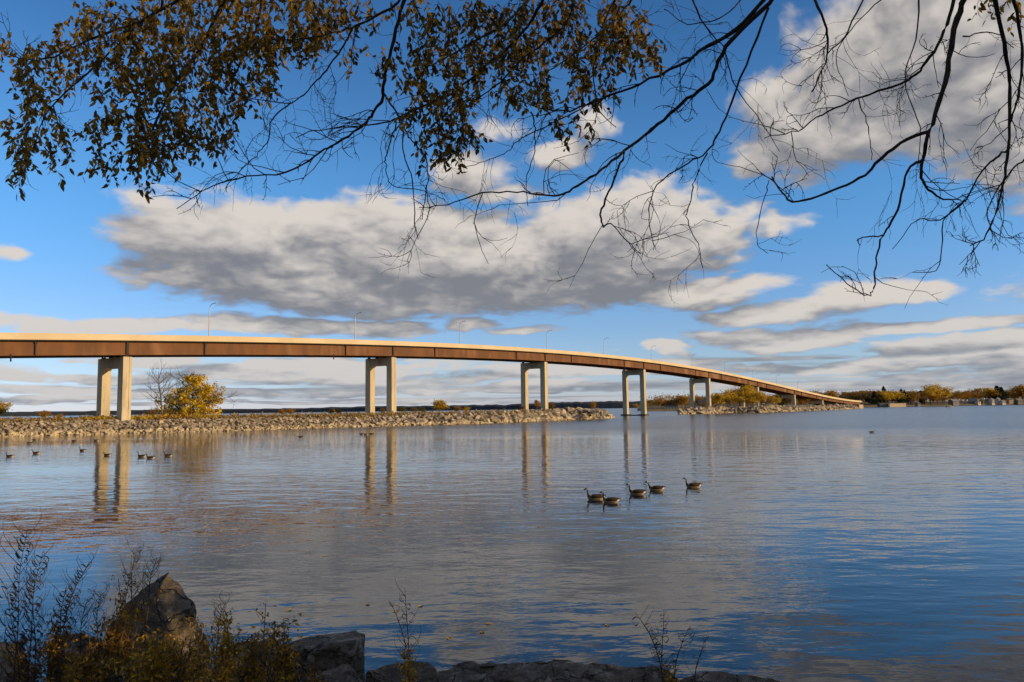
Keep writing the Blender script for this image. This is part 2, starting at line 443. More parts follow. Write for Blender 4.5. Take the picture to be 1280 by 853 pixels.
# ------------------------------------------------------------------ ground, water, hills
mesh('water', [(-9000, -60, 0), (9000, -60, 0), (9000, 14000, 0), (-9000, 14000, 0)], [(0, 1, 2, 3)], M['water'])
tag(bpy.data.objects['water'], kind='structure')
mesh('lake_bed', [(-9500, -400, -3.5), (9500, -400, -3.5), (9500, 14500, -3.5), (-9500, 14500, -3.5)], [(0, 1, 2, 3)], M['soil'])
tag(bpy.data.objects['lake_bed'], kind='structure')


def bank_h(x, y):
    edge = 11.2 - .55 * max(0, x - 2.5) - .04 * abs(x)
    s = edge - y
    z = -.35 + .42 * max(s, -6) if s < 2 else .49 + .28 * (s - 2) if s < 9 else 2.45 + .02 * (s - 9)
    return max(z, -3.4) + .12 * mnoise.noise(Vector((x * .7, y * .7, 0))) + .05 * mnoise.noise(Vector((x * 2.5, y * 2.5, 3)))


vs = []; fs = []; NX, NY = 170, 120
for j in range(NY):
    for i in range(NX):
        a = (i / (NX - 1) * 2 - 1); x = 70 * a * abs(a) ** .6; y = -60 + (j / (NY - 1)) * 80
        y = -60 + 80 * (1 - (1 - j / (NY - 1)) ** 1.6)
        vs.append((x, y, bank_h(x, y)))
for j in range(NY - 1):
    for i in range(NX - 1):
        fs.append((j * NX + i, j * NX + i + 1, (j + 1) * NX + i + 1, (j + 1) * NX + i))
o = mesh('near_bank', vs, fs, M['soil'], smooth=True); tag(o, kind='structure')

# far wooded hills along the left horizon
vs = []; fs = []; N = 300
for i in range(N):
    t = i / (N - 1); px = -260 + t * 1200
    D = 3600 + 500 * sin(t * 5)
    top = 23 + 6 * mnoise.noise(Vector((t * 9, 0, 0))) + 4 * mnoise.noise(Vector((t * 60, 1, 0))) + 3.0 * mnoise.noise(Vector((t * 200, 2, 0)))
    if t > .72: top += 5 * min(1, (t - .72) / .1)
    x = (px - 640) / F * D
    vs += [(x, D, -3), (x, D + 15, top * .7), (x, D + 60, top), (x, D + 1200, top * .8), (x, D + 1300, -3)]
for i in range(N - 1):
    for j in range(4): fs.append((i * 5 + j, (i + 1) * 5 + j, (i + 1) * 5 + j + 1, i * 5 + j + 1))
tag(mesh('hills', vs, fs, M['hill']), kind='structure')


# ------------------------------------------------------------------ bridge
SPAN = 84.88; P0 = Vector((-.4935 * 181.0, 181.0, 0))
_bt = np.array([(-1.6, 14.0), (-.306, 21.26), (.005, 22.46), (.411, 24.25), (1.003, 26.27), (1.523, 27.44), (2.011, 28.0), (2.5, 27.95), (2.992, 27.33), (3.391, 26.8),
                (3.953, 25.2), (4.845, 21.0), (5.7, 16.0), (6.591, 11.66), (7.963, 7.0)])
_pf = np.polyfit(_bt[:, 0], _bt[:, 1], 6)


def ztop(t): return float(np.polyval(_pf, t / SPAN))


def bp_(t, w, z): return P0 + AX * t + AV * w + Vector((0, 0, z))


T0, T1 = -1.55 * SPAN, 7.98 * SPAN
PIER_K = [0, 1, 2, 3, 3.93, 4.85, 5.73, 6.55]
DEPTH = 4.75; PAR = 1.5                      # parapet top to girder underside; parapet face


def depth(t): return DEPTH - 1.0 * max(0, (t / SPAN - 4)) / 3.0


bridge = empty('bridge', P0, 0, 'long concrete and rust-brown steel girder bridge rising across the bay', 'bridge')


def inv(o): o.matrix_parent_inverse = Matrix.Translation(-P0); return o


def along(name, prof, mat, t0=T0, t1=T1, step=6.0, parent=bridge):
    """sweep a profile (w, dz from parapet top) along the deck"""
    n = max(1, int(ceil((t1 - t0) / step))); mb = MB(); secs = []
    for i in range(n + 1):
        t = t0 + (t1 - t0) * i / n; secs.append([bp_(t, w, ztop(t) + dz(t) if callable(dz) else ztop(t) + dz) for w, dz in prof])
    mb.strip(secs); return inv(mb.build(name, mat, parent))


WN, WF = -1.65, 11.4
along('road_deck', [(WN + .15, -PAR), (WF - .15, -PAR), (WF - .15, -1.12), (WN + .15, -1.12)], M['asphalt'])
for w0, w1 in ((WN, WN + .35), (WF - .35, WF)):
    s = 1 if w0 < 5 else -1
    along('parapet', [(w0, -1.42), (w1, -1.42), (w1, -.06), (w1 - .06, 0), (w0 + .06, 0), (w0, -.06)], M['parapet'])
along('slab_edge', [(WN + .1, -PAR - .12), (WF - .1, -PAR - .12), (WF - .1, -PAR - .01), (WN + .1, -PAR - .01)], M['darksteel'])
SPL = []
for kk in range(-2, 8):
    for dk in (-.23, .23):
        SPL.append(kk + dk)
cuts = sorted([T0, T1] + [k_ * SPAN for k_ in PIER_K] + [k_ * SPAN for k_ in (-.77, -1.23, -.23, .23, .77, 1.23, 1.77, 2.23, 2.77, 3.21, 3.72, 4.14, 4.65, 5.05, 5.54, 5.92, 6.37, 6.74, 7.3)])
for gi_, gw in enumerate((-.55, 3.25, 6.5, 10.3)):
    for a, b in zip(cuts[:-1], cuts[1:]):
        pa = .32 if any(abs(a - k_ * SPAN) < .1 for k_ in PIER_K) else .05
        pb = .32 if any(abs(b - k_ * SPAN) < .1 for k_ in PIER_K) else .05
        n = max(2, int((b - a) / 7)); mb = MB()
        for lo, hi, w0, w1 in ((lambda t: -PAR - .13, lambda t: -PAR - .21, -.34, .34), (lambda t: -PAR - .21, lambda t: -depth(t) + .10, -.05, .05), (lambda t: -depth(t) + .10, lambda t: -depth(t), -.42, .42)):
            secs = []
            for i in range(n + 1):
                t = a + pa + (b - a - pa - pb) * i / n; zt = ztop(t)
                secs.append([bp_(t, gw + w0, zt + lo(t)), bp_(t, gw + w0, zt + hi(t)), bp_(t, gw + w1, zt + hi(t)), bp_(t, gw + w1, zt + lo(t))])
            mb.strip(secs)
        gd = inv(mb.build('girder', M['steel'], bridge))
        if gi_ in (0, 3):
            s = -1 if gi_ == 0 else 1
            pier = pb > .1
            mb = MB(); t = b; wd = .30 if pier else .14
            zt = ztop(t)
            mb.frame_box(bp_(t, gw, zt), AX, AV, Vector((0, 0, 1)), (-wd, min(.07 * s, .37 * s), -depth(t) + .11), (wd, max(.07 * s, .37 * s), -PAR - .22))
            if not pier:
                for sg in (-1, 1):
                    mb.frame_box(bp_(t, gw, zt), AX, AV, Vector((0, 0, 1)), (sg * .32 - .06, min(.071 * s, .2 * s), -PAR - .75), (sg * .32 + .06, max(.071 * s, .2 * s), -PAR - .23))
            mb.build('stiffener', M['darksteel'], gd)
# cross frames between the girders (under the deck)
mb = MB()
for i in range(int((T1 - T0) / 14)):
    t = T0 + 7 + 14 * i; zt = ztop(t)
    mb.frame_box(bp_(t, 0, zt), AX, AV, Vector((0, 0, 1)), (-.08, -.45, -depth(t) + .4), (.08, 10.2, -depth(t) + 1.5))
inv(mb.build('cross_frame', M['darksteel'], bridge))
for t in (-.235 * SPAN - 4.2, .715 * SPAN, -.75 * SPAN):
    mb = MB(); zt = ztop(t) - depth(t); mb.tube([bp_(t, -.9, zt + .3), bp_(t, -.9, zt - 1.2)], .16, 8)
    inv(mb.build('drain_pipe', M['darksteel'], bridge))

GROUND_Z = {0: 3.0, 1: 3.0, 2: 3.2, 3: -1.5, 4: 3.0, 5: 3.0, 6: 2.8, 7: 2.6}
CT, CWd = 1.05, 1.14                           # half sizes along and across
WFAR = 9.75
for i, k_ in enumerate(PIER_K):
    t = k_ * SPAN; zt = ztop(t) - depth(t); zg = GROUND_Z[i] - .3
    cap_h = 2.45
    pr = empty('pier', bp_(t, 4.9, 0)); pr.parent = bridge; pr.matrix_parent_inverse = Matrix.Translation(-P0)
    ip = Matrix.Translation(-bp_(t, 4.9, 0))
    for w0 in (0, WFAR):
        o_ = bp_(t, w0, 0); mb = MB()
        ztc = zt - .42
        # column with a recessed vertical joint on its outer face
        prof = [(-CT, -CWd), (.30, -CWd), (.30, -CWd + .09), (.42, -CWd + .09), (.42, -CWd), (CT - .12, -CWd), (CT, -CWd + .12), (CT, CWd - .12), (CT - .12, CWd), (-CT, CWd)]
        if w0: prof = [(-CT, -CWd), (CT - .12, -CWd), (CT, -CWd + .12), (CT, CWd), (-CT, CWd)]
        secs = []
        for z, f_ in ((zg, 1.03), (zg + (ztc - zg) * .5, 1.01), (ztc - cap_h, 1), (ztc, 1)):
            secs.append([o_ + AX * (x * f_) + AV * (y * f_) + Vector((0, 0, z)) for x, y in prof])
        mb.strip(secs); c_ = mb.build('column', M['concrete'], pr); c_.matrix_parent_inverse = ip
    mb = MB(); a_ = CWd + .003; b_ = WFAR - CWd - .003; ztc = zt - .425
    # cap beam with haunches into the columns
    pf = [(a_, ztc), (a_, ztc - cap_h - .5), (a_ + .55, ztc - cap_h), (b_ - .55, ztc - cap_h), (b_, ztc - cap_h - .5), (b_, ztc)]
    mb.strip([[bp_(t + sx * (CT - .06), w, z) for w, z in pf] for sx in (-1, 1)])
    c_ = mb.build('cap_beam', M['concrete'], pr); c_.matrix_parent_inverse = ip
    for gw in (-.55, 3.25, 6.5, 10.3):
        mb = MB(); mb.frame_box(bp_(t, gw, zt), AX, AV, Vector((0, 0, 1)), (-.45, -.4, -.425), (.45, .4, -.2)); mb.frame_box(bp_(t, gw, zt), AX, AV, Vector((0, 0, 1)), (-.33, -.3, -.2), (.33, .3, -.005))
        c_ = mb.build('bearing', M['darksteel'], pr); c_.matrix_parent_inverse = ip
    if i == 3:
        mb = MB()
        for w0 in (0, WFAR): mb.frame_box(bp_(t, w0, 0), AX, AV, Vector((0, 0, 1)), (-2.0, -1.9, -2), (2.0, 1.9, .75))
        mb.frame_box(bp_(t, 0, 0), AX, AV, Vector((0, 0, 1)), (-.9, 1.903, -.4), (.9, WFAR - 1.903, .5))
        c_ = mb.build('footing', M['rockdark'], pr); c_.matrix_parent_inverse = ip
# abutment
mb = MB(); mb.frame_box(bp_(7.9 * SPAN, 0, 0), AX, AV, Vector((0, 0, 1)), (-1, -1.2, -1), (14, 11, ztop(7.95 * SPAN) - depth(7.9 * SPAN) - .1))
inv(mb.build('abutment', M['rock'], bridge))


# street lamps on the far parapet
def lamp_mesh():
    r = empty('street_lamp')
    mb = MB(); mb.tube([(0, 0, 0), (0, 0, .25)], .28, 8); mb.tube([(0, 0, .25), (0, 0, 8.4)], [.17, .10], 8); mb.build('pole', M['galv'], r)
    mb = MB(); mb.tube(spline([(0, 0, 8.35), (.25, 0, 8.9), (1.0, 0, 9.45), (2.0, 0, 9.65)], 4), .085, 6); mb.build('arm', M['galv'], r)
    mb = MB(); mb.strip([[(x, y * s, z0 + z * s) for y, z in ((-.17, 0), (.17, 0), (.14, .13), (-.14, .13))] for x, s, z0 in ((1.95, .5, 9.62), (2.15, 1, 9.57), (2.7, 1, 9.6), (2.9, .5, 9.66))])
    mb.build('lamp_head', M['lamp'], r)
    return r


lamp0 = lamp_mesh()
LL = ['tall pale street lamp standing highest and farthest left above the bridge deck', 'street lamp on the bridge deck midway between the left two piers',
      'street lamp on the bridge just left of the middle of the deck', 'street lamp standing above the third pier from the left',
      'street lamp above the deck just left of the pier standing in open water', 'street lamp just right of the pier standing in open water',
      'street lamp just left of the pier on the second rock spit', 'small street lamp just right of the pier on the second rock spit',
      'tiny street lamp above the golden trees of the second spit', 'tiny street lamp on the descending deck right of the golden trees', 'tiny street lamp where the descending deck nears the land', 'tiny last street lamp near the low right end of the bridge']
for j, px in enumerate((261, 444, 575, 684, 755, 814, 865, 905, 940, 969, 995, 1018)):
    # intersect the view ray with the far parapet line
    d = ray(px, 440); b_ = P0 + AV * (WF - .2)
    t = (d.x * b_.y - b_.x) / (AX.x - d.x * AX.y)
    L = lamp0 if j == 0 else copy_tree(lamp0)
    L.location = bp_(t, WF - .17, ztop(t) + .0); L.rotation_euler.z = atan2(-AV.y, -AV.x)
    tag(L, LL[j], 'street lamp', 'street lamps along the bridge')


# ------------------------------------------------------------------ causeways (riprap embankments)
def embank(name, front, back, zt, zf=None):
    """land sheet: front waterline polyline, back polyline (same count)"""
    vs = []; fs = []; n = len(front)
    for i in range(n):
        f, b = Vector(front[i]), Vector(back[i]); d = (b - f); L = d.length; d.normalize(); z = zt[i]
        for s, h in ((-6, -3.2), (0, -.1), (2.6, z * .55), (4.6, z), (L * .4, z + .25), (L * .6, z + .25), (L - 5, z), (L, 0), (L + 6, -3.2)):
            s = min(s, L + 6); p = f + d * s; vs.append((p.x, p.y, h))
    for i in range(n - 1):
        for j in range(8): fs.append((i * 9 + j, (i + 1) * 9 + j, (i + 1) * 9 + j + 1, i * 9 + j + 1))
    fs.append(tuple(range(9))); fs.append(tuple(reversed(range((n - 1) * 9, n * 9))))
    o = mesh(name, vs, fs, M['dryground']); tag(o, kind='structure'); return o


def resamp(pts, step):
    pts = [Vector(p) for p in pts]; out = [pts[0]]
    for a, b in zip(pts[:-1], pts[1:]):
        n = max(1, int((b - a).length / step)); out += [a.lerp(b, i / n) for i in range(1, n + 1)]
    return out


FR1 = [Vector((-190, 128)), Vector((-140, 146))] + [gp(x, y).xy for x, y in ((0, 546.5), (70, 544.5), (157, 542), (240, 540), (320, 538), (420, 535), (489, 533), (560, 531), (620, 529), (680, 526.5), (730, 524.5), (766, 522.8))]
BK1 = [p + Vector((-22, 42)) for p in FR1[:-4]] + [FR1[-4] + Vector((-14, 38)), FR1[-3] + Vector((-8, 30)), FR1[-2] + Vector((-7, 22)), FR1[-1] + Vector((-9, 12))]
ZT1 = [2.55] * 10 + [2.7, 2.9, 3.3, 1.6]
emb1 = embank('causeway', FR1, BK1, ZT1)
FR2 = [gp(x, y).xy for x, y in ((850, 518.2), (880, 517.6), (915, 516.4), (950, 516.0), (990, 514.5), (1030, 513.0), (1066, 511.6))]
FR2 += [Vector((FR2[-1].x + 12, FR2[-1].y + 18))]
BK2 = [FR2[0] + Vector((4, 8)), FR2[1] + Vector((-2, 30))] + [p + Vector((-14, 42)) for p in FR2[2:]]
ZT2 = [1.0, 2.6, 3.0, 3.0, 2.8, 2.6, 2.6, 2.6]
emb2 = embank('rock_spit', FR2, BK2, ZT2)

rock_lib = []
for i in range(14):
    r_ = random.Random(100 + i)
    pts = []
    for _ in range(11):
        v = Vector((r_.gauss(0, 1), r_.gauss(0, 1), r_.gauss(0, 1))).normalized(); pts.append(Vector((v.x * .62, v.y * .5, v.z * .42)) * r_.uniform(.85, 1.1))
    bm = hull_rock(pts, 0)
    bmesh.ops.dissolve_limit(bm, angle_limit=.25, verts=bm.verts, edges=bm.edges)
    bm.verts.ensure_lookup_table(); bm.verts.index_update()
    rock_lib.append(([v.co.copy() for v in bm.verts], [tuple(v.index for v in f.verts) for f in bm.faces]))
    bm.free()
rock_me = {}
for mk in ('rock', 'rockwet'):
    for i, (v_, f_) in enumerate(rock_lib):
        me = bpy.data.meshes.new('boulder'); me.from_pydata([tuple(p) for p in v_], [], f_); me.materials.append(M[mk]); rock_me[(mk, i)] = me


def riprap(emb, front, back, zt, size_fn, n_parts, big_from):
    fr = [Vector(p) for p in front]; seg = []
    items = []
    for i in range(len(fr) - 1):
        a, b = fr[i], fr[i + 1]; L = (b - a).length; d = (b - a) / L
        s = 0
        while s < L:
            f = s / L; p = a.lerp(b, f); bk = Vector(back[i]).lerp(Vector(back[i + 1]), f); inw = (bk - p).normalized(); z = zt[i] * (1 - f) + zt[i + 1] * f
            S = size_fn(i + f)
            u = -.25
            while u < 5.3:
                sz = S * R.choice((R.uniform(.55, 1.0), R.uniform(.9, 1.4), R.uniform(1.2, 1.9)))
                zz = min(z, max(-.15, (u / 4.6) * z)) + R.uniform(-.15, .25) * S
                q_ = p + inw * (u + R.uniform(-.3, .3)) + d * R.uniform(-.4, .4) * S
                items.append((Vector((q_.x, q_.y, zz)), sz, zz < z * .26))
                u += S * .62
            s += S * .78
    items.sort(key=lambda it: it[0].xy.length / it[1])
    n = 0; mbs = {'rock': MB(), 'rockwet': MB()}
    for pnt, sz, wet in items:
        e = Matrix.LocRotScale(pnt, Vector((R.uniform(-.6, .6), R.uniform(-.6, .6), R.uniform(0, 6.28))).to_tuple() and
                               __import__('mathutils').Euler((R.uniform(-.5, .5), R.uniform(-.5, .5), R.uniform(0, 6.28))), Vector((sz * 1.15, sz * R.uniform(.7, 1.1), sz * R.uniform(.7, 1.1))))
        li = R.randrange(14); mk = 'rockwet' if wet else 'rock'
        if n < n_parts:
            ob = bpy.data.objects.new('boulder', rock_me[(mk, li)]); COL.objects.link(ob); ob.parent = emb; ob.matrix_world = e; n += 1
        else:
            v_, f_ = rock_lib[li]; mbs[mk].add([e @ p for p in v_], f_)
    for mk, nm in (('rock', 'riprap'), ('rockwet', 'waterline_riprap')):
        if mbs[mk].v: tag(mbs[mk].build(nm, M[mk], emb), kind='stuff')


riprap(emb1, FR1[1:], BK1[1:], ZT1[1:], lambda i: .80 if i < 6 else .80 + (i - 6) * .24, 300, 8)
riprap(emb2, FR2, BK2, ZT2, lambda i: 2.2, 120, 0)
# heaped rocks on the head of the causeway
mbh = MB()
for j in range(150):
    px = R.uniform(600, 755); Yb = gp(px, 525).y + 5 + R.uniform(0, 14); h_ = 2.9 + max(0, 1 - abs(px - 712) / 60) * R.uniform(.1, 1.1)
    e = Matrix.LocRotScale(Vector((at(px, 510, Yb).x, Yb, h_ - .3)), __import__('mathutils').Euler((R.uniform(-.6, .6), R.uniform(-.6, .6), R.uniform(0, 6))), Vector((1, 1, 1)) * R.uniform(1.2, 2.3))
    v_, f_ = R.choice(rock_lib); mbh.add([e @ p for p in v_], f_)
tag(mbh.build('heaped_rocks', M['rock'], emb1), kind='stuff')


# ------------------------------------------------------------------ vegetation
def leaf_cards(mb, centre, spread, n, size, rnd, mi=0, droop=0.0, stretch=1.6):
    for _ in range(n):
        p = centre + Vector((rnd.gauss(0, spread.x), rnd.gauss(0, spread.y), rnd.gauss(0, spread.z)))
        a = Vector((rnd.gauss(0, 1), rnd.gauss(0, 1), rnd.gauss(0, 1) - droop)).normalized(); b = a.cross(Vector((rnd.gauss(0, 1), rnd.gauss(0, 1), rnd.gauss(0, 1)))).normalized()
        s = size * rnd.uniform(.6, 1.4)
        mb.add([p - a * s * stretch * .5, p + b * s * .4, p + a * s * stretch * .5, p - b * s * .4], [(0, 1, 2, 3)], mi)


def grow(mb, p, d, length, rad, level, rnd, tips, maxlev, spread=.6, up=.15, nseg=4, kids=(2, 4), gravity=0.):
    pts = [p]; rs = [rad]; cur = p.copy(); dd = d.copy()
    for i in range(nseg):
        dd = (dd + Vector((rnd.gauss(0, .12), rnd.gauss(0, .12), rnd.gauss(0, .08) + up * .3 - gravity * level * .1))).normalized()
        cur = cur + dd * (length / nseg); pts.append(cur.copy()); rs.append(rad * (1 - .65 * (i + 1) / nseg))
    mb.tube(pts, rs, 6 if level == 0 else 4, cap=False)
    tips.append((pts[-1], level)); 
    if level >= 2: tips.append((pts[2], level))
    if level < maxlev:
        nk = rnd.randint(*kids) + (2 if level == 0 else 0)
        for j in range(nk):
            f = rnd.uniform(.35, 1.0); i = min(nseg - 1, int(f * nseg)); q_ = pts[i].lerp(pts[i + 1], f * nseg - i if f < 1 else 1)
            side = Vector((rnd.gauss(0, 1), rnd.gauss(0, 1), rnd.gauss(0, .5))).normalized()
            nd = (dd * (1 - spread) + side * spread + Vector((0, 0, up))).normalized()
            grow(mb, q_, nd, length * rnd.uniform(.5, .78), rad * .5 * rnd.uniform(.7, 1.1), level + 1, rnd, tips, maxlev, spread, up, nseg, kids, gravity)


def tree_thing(name, kind, seed, H=10.0, W_=8.0, leaves=1500, lsize=.5, clump=.9, maxlev=3, bark='bark_far', droop=0., gap=.0, base=.12, leafkey=None):
    """a tree of height H: trunk with limbs, crown of many leaf-sized faces"""
    rnd = random.Random(seed); r = empty(name); mb = MB(); tips = []
    if kind == 'conifer':
        mb.tube([(0, 0, -.3), (0, 0, H * .95)], [H * .022, H * .003], 6)
        cr = MB()
        for i in range(leaves):
            f = rnd.random() ** .7; z = H * (.08 + .92 * (1 - f)); rr = W_ * .5 * (f ** .85) * rnd.uniform(.3, 1.0) * (1 + .2 * sin(z * 5))
            a = rnd.uniform(0, 6.283); leaf_cards(cr, Vector((cos(a) * rr, sin(a) * rr, z)), Vector((.1, .1, .1)), 1, lsize, rnd, droop=.8)
        mb.build('trunk', M[bark], r); cr.build('crown', M[leafkey or 'ever'], r); return r
    lean = Vector((rnd.gauss(0, .06), rnd.gauss(0, .06), 1)).normalized()
    grow(mb, Vector((0, 0, -.3)), lean, H * .55, H * .028, 0, rnd, tips, maxlev, .62, .16, 5, (3, 4))
    mb.build('trunk', M[bark], r)
    if leaves:
        cr = MB(); zmax = max(t[0].z for t in tips); wmax = max(max(abs(t[0].x), abs(t[0].y)) for t in tips)
        tp = [t for t in tips if t[1] >= 1]
        # clumps on the branch tips, filled out to the crown's outline
        cl = []
        for t, lv in tp: cl.append(Vector((t.x, t.y, t.z)))
        for _ in range(int(len(tp) * .3) + 6):
            a = rnd.uniform(0, 6.283); ph = rnd.uniform(-.5, 1.4); rr = rnd.uniform(.55, 1)
            cl.append(Vector((cos(a) * cos(ph) * W_ * .42 * rr, sin(a) * cos(ph) * W_ * .42 * rr, H * (.55 + .38 * sin(ph) * rr))))
        rnd.shuffle(cl)
        cl = cl[:int(len(cl) * (1 - gap))][:90]
        for c_ in cl:
            s = clump * rnd.uniform(.55, 1.35)
            leaf_cards(cr, c_, Vector((s, s, s * .65)), int(leaves / len(cl) * rnd.uniform(.5, 1.5)), lsize, rnd, droop=droop)
        cr.build('crown', M[leafkey], r)
    return r


def fit(o, H_base, px, py_base, Y, zg, height, rz=0, wscale=1.):
    s = height / H_base; p = at(px, py_base, Y); o.location = (p.x, Y, zg); o.scale = (s * wscale, s * wscale, s); o.rotation_euler.z = rz
    return o


# the golden willow and the bare tree behind the first pier
Yw = 212
w = empty('willow_tree'); rnd = random.Random(5); mb = MB(); tips = []
for d_, L_ in (((-.55, 0, .8), 6.), ((.1, .2, 1), 7.5), ((.6, -.2, .7), 6.5), ((-.1, -.5, .9), 6), ((.8, .3, .35), 4.5), ((-.85, -.2, .3), 4.8)):
    grow(mb, Vector((0, 0, -.2)), Vector(d_).normalized(), L_, .26, 0, rnd, tips, 3, .5, .1, 5, (3, 4))
mb.build('trunk', M['bark_far'], w)
cr = MB()
for cx, cy, cz, sx, sz, n in ((0, 0, 9.5, 1.5, .7, 900), (-.8, .5, 8.7, 1.3, .8, 500), (2.0, 0, 8.2, 1.7, 1.1, 1300), (4.2, 0, 6.4, 1.3, 1.2, 1100), (5.4, .3, 4.4, .9, 1.2, 600), (-2.6, 0, 6.6, 1.1, .8, 300),
                              (-5.2, 0, 4.4, 1.1, 1.0, 800), (-4.4, -.5, 2.8, 1.1, .9, 500), (0.6, -1, 6.6, 1.5, 1.1, 800), (.4, -1.5, 3.8, 1.9, 1.3, 1700), (2.6, -1, 3.0, 1.3, 1.2, 900), (-1.6, -1, 3.6, 1.3, 1.3, 900),
                              (0, -1, 1.4, 2.4, .8, 1200), (5.3, 0, 2.3, .7, 1.0, 180), (3.8, .5, 5.0, 1, 1, 200)):
    for _ in range(max(4, n // 60)):
        c_ = Vector((rnd.gauss(cx, sx * .7), rnd.gauss(cy, 1.3), max(.5, rnd.gauss(cz, sz * .75))))
        leaf_cards(cr, c_, Vector((.34, .34, .36)), 34, .30, rnd, droop=.7)
for _ in range(55):
    a_ = rnd.uniform(0, pi); rr_ = rnd.uniform(.55, 1.0); c_ = Vector((.6 + cos(a_) * 5.0 * rr_, rnd.gauss(-.5, 1.4), 2.2 + sin(a_) * 6.4 * rr_))
    leaf_cards(cr, c_, Vector((.42, .42, .4)), 30, .30, rnd, droop=.7)
cr.build('crown', M['willow'], w)
tag(w, 'large golden willow with a spreading uneven crown right of the left pier', 'tree')
w.location = (at(240, 500, Yw).x, Yw, 2.6); w.scale = (1.22, 1.22, 1.16)

bt = empty('bare_tree'); mb = MB(); tips = []; rnd = random.Random(21)
mb.tube(spline([(0, 0, -.3), (-.1, 0, 3), (-.5, 0, 6.5), (-1.0, 0, 9.5), (-1.2, 0, 12.5)], 4), [.26 - .0145 * i for i in range(17)], 6)
for z, dx, L_ in ((2.2, -1, 4), (3.2, 1, 3.5), (3.8, -1, 5), (4.8, .9, 4.5), (5.5, -1, 5.), (6.4, 1, 4.5), (7.2, -1, 5), (7.8, .9, 4), (8.6, -.8, 4), (9.2, .7, 3.5), (10, -.6, 3), (10.6, .6, 3), (3, -.6, 3), (6, .4, 4)):
    grow(mb, Vector((-.1 - z * .085, 0, z)), Vector((dx * .9, rnd.gauss(0, .5), .75)).normalized(), L_, .085, 1, rnd, tips, 3, .42, .14, 4, (3, 5))
mb.build('trunk', M['bark_far'], bt)
bt.location = (at(203, 500, 200).x, 200, 2.6)
tag(bt, 'tall leafless tree with thin grey branches just left of the golden willow', 'tree')

# generic trees for copying
LIB = {
    'gold': [tree_thing('golden_tree', 'd', 31 + i, 10, 8, 1700, .42, .85, leafkey='gold') for i in range(3)],
    'olive': [tree_thing('olive_tree', 'd', 41 + i, 10, 8, 1700, .42, .85, leafkey='olive') for i in range(2)],
    'orange': [tree_thing('orange_tree', 'd', 51 + i, 10, 8, 1600, .42, .85, leafkey='orange') for i in range(3)],
    'brown': [tree_thing('brown_tree', 'd', 61 + i, 10, 8, 1300, .40, .8, leafkey='brown') for i in range(3)],
    'ever': [tree_thing('evergreen_tree', 'conifer', 71 + i, 10, 5, 1500, .5, leafkey='ever') for i in range(2)],
    'bare': [tree_thing('bare_tree', 'd', 81 + i, 10, 8, 260, .35, .8, leafkey='brown') for i in range(2)],
}
USED = set()


def put_tree(kind, px, Y, zg, height, label, group=None, ws=1., cat='tree'):
    li = LIB[kind]; o = R.choice([x for x in li if x.name not in USED] or li)
    if o.name in USED: o = copy_tree(o)
    else: USED.add(o.name)
    fit(o, 10.0, px, 500, Y, zg, height, R.uniform(0, 6.28), ws)
    for kx in ('label', 'group'): 
        if kx in o: del o[kx]
    tag(o, label, cat, group); return o


# on the causeway
put_tree('gold', 549, 262, 2.4, 5.4, 'round golden bush on the causeway right of the second pier', ws=1.35, cat='bush')
put_tree('gold', -3, 222, 2.6, 6.5, 'golden tree cut by the left edge of the picture', ws=.9)
put_tree('orange', 671, 330, 3.2, 4.8, 'orange bush between the columns of the third pier', ws=.8, cat='bush')
put_tree('brown', 689, 335, 3.2, 4.0, 'brown bush just right of the third pier', cat='bush')
put_tree('orange', 742, 345, 2.6, 4.6, 'orange bush on the tip of the causeway', ws=.8, cat='bush')
for j, (px, k_, h_) in enumerate(((478, 'brown', 2.6), (503, 'olive', 3.0), (517, 'brown', 3.0), (528, 'olive', 2.6), (570, 'orange', 3.0), (582, 'gold', 2.6), (352, 'orange', 2.6), (362, 'orange', 2.8), (415, 'orange', 2.6), (424, 'orange', 2.4),
                                  (58, 'orange', 3.0), (75, 'orange', 2.0), (190, 'brown', 3.2), (206, 'russet' if 0 else 'brown', 2.4), (650, 'brown', 3.0))):
    Yy = gp(px, 540 - px * .02).y + 34
    Yy = {True: 205, False: 250}[px < 300] if px < 300 else 235 + (px - 340) * .28
    put_tree(k_, px, Yy, 2.6, h_, 'low %s bush in the dry grass on top of the causeway' % {'brown': 'brown', 'olive': 'olive', 'orange': 'orange', 'gold': 'golden'}[k_], 'low %s bushes on the causeway' % k_, ws=1.25, cat='bush')


def ground_cover(name, px0, px1, dY0, dY1, key, n, h, size, zt=2.6, front=FR1):
    """many small leaves standing on the causeway top"""
    mb = MB(); rnd = random.Random(hash(name) % 1000 if 0 else len(name) * 7 + int(px0))
    for _ in range(n):
        px = rnd.uniform(px0, px1); yy = np.interp(px, [0, 157, 320, 489, 620, 766], [546, 542, 538, 533, 529, 522.8]); Y = gp(px, yy).y + rnd.uniform(dY0, dY1)
        c_ = Vector((at(px, 500, Y).x, Y, zt + abs(rnd.gauss(0, h))))
        leaf_cards(mb, c_, Vector((.22, .22, .12)), 5, size, rnd, droop=-.6)
    return tag(mb.build(name, M[key]), kind='stuff')


tag(ground_cover('golden_ground_cover', 104, 272, 5.2, 9, 'gold', 2600, .5, .3), 'strip of bright yellow low plants on the causeway below the left pier', 'ground cover')
tag(ground_cover('russet_ground_cover', 198, 238, 5.2, 8, 'russet', 700, .5, .26), 'patch of russet low plants on the causeway below the golden willow', 'ground cover')
tag(ground_cover('dry_grass', -20, 740, 4.6, 12, 'drygrass', 7000, .42, .34), 'dry tan grass along the top of the causeway', 'grass')
o = ground_cover('yellowed_grass', -10, 720, 4.8, 16, 'drygrass', 3000, .5, .3); tag(o, 'yellowed tufts mixed into the dry grass of the causeway', 'grass')

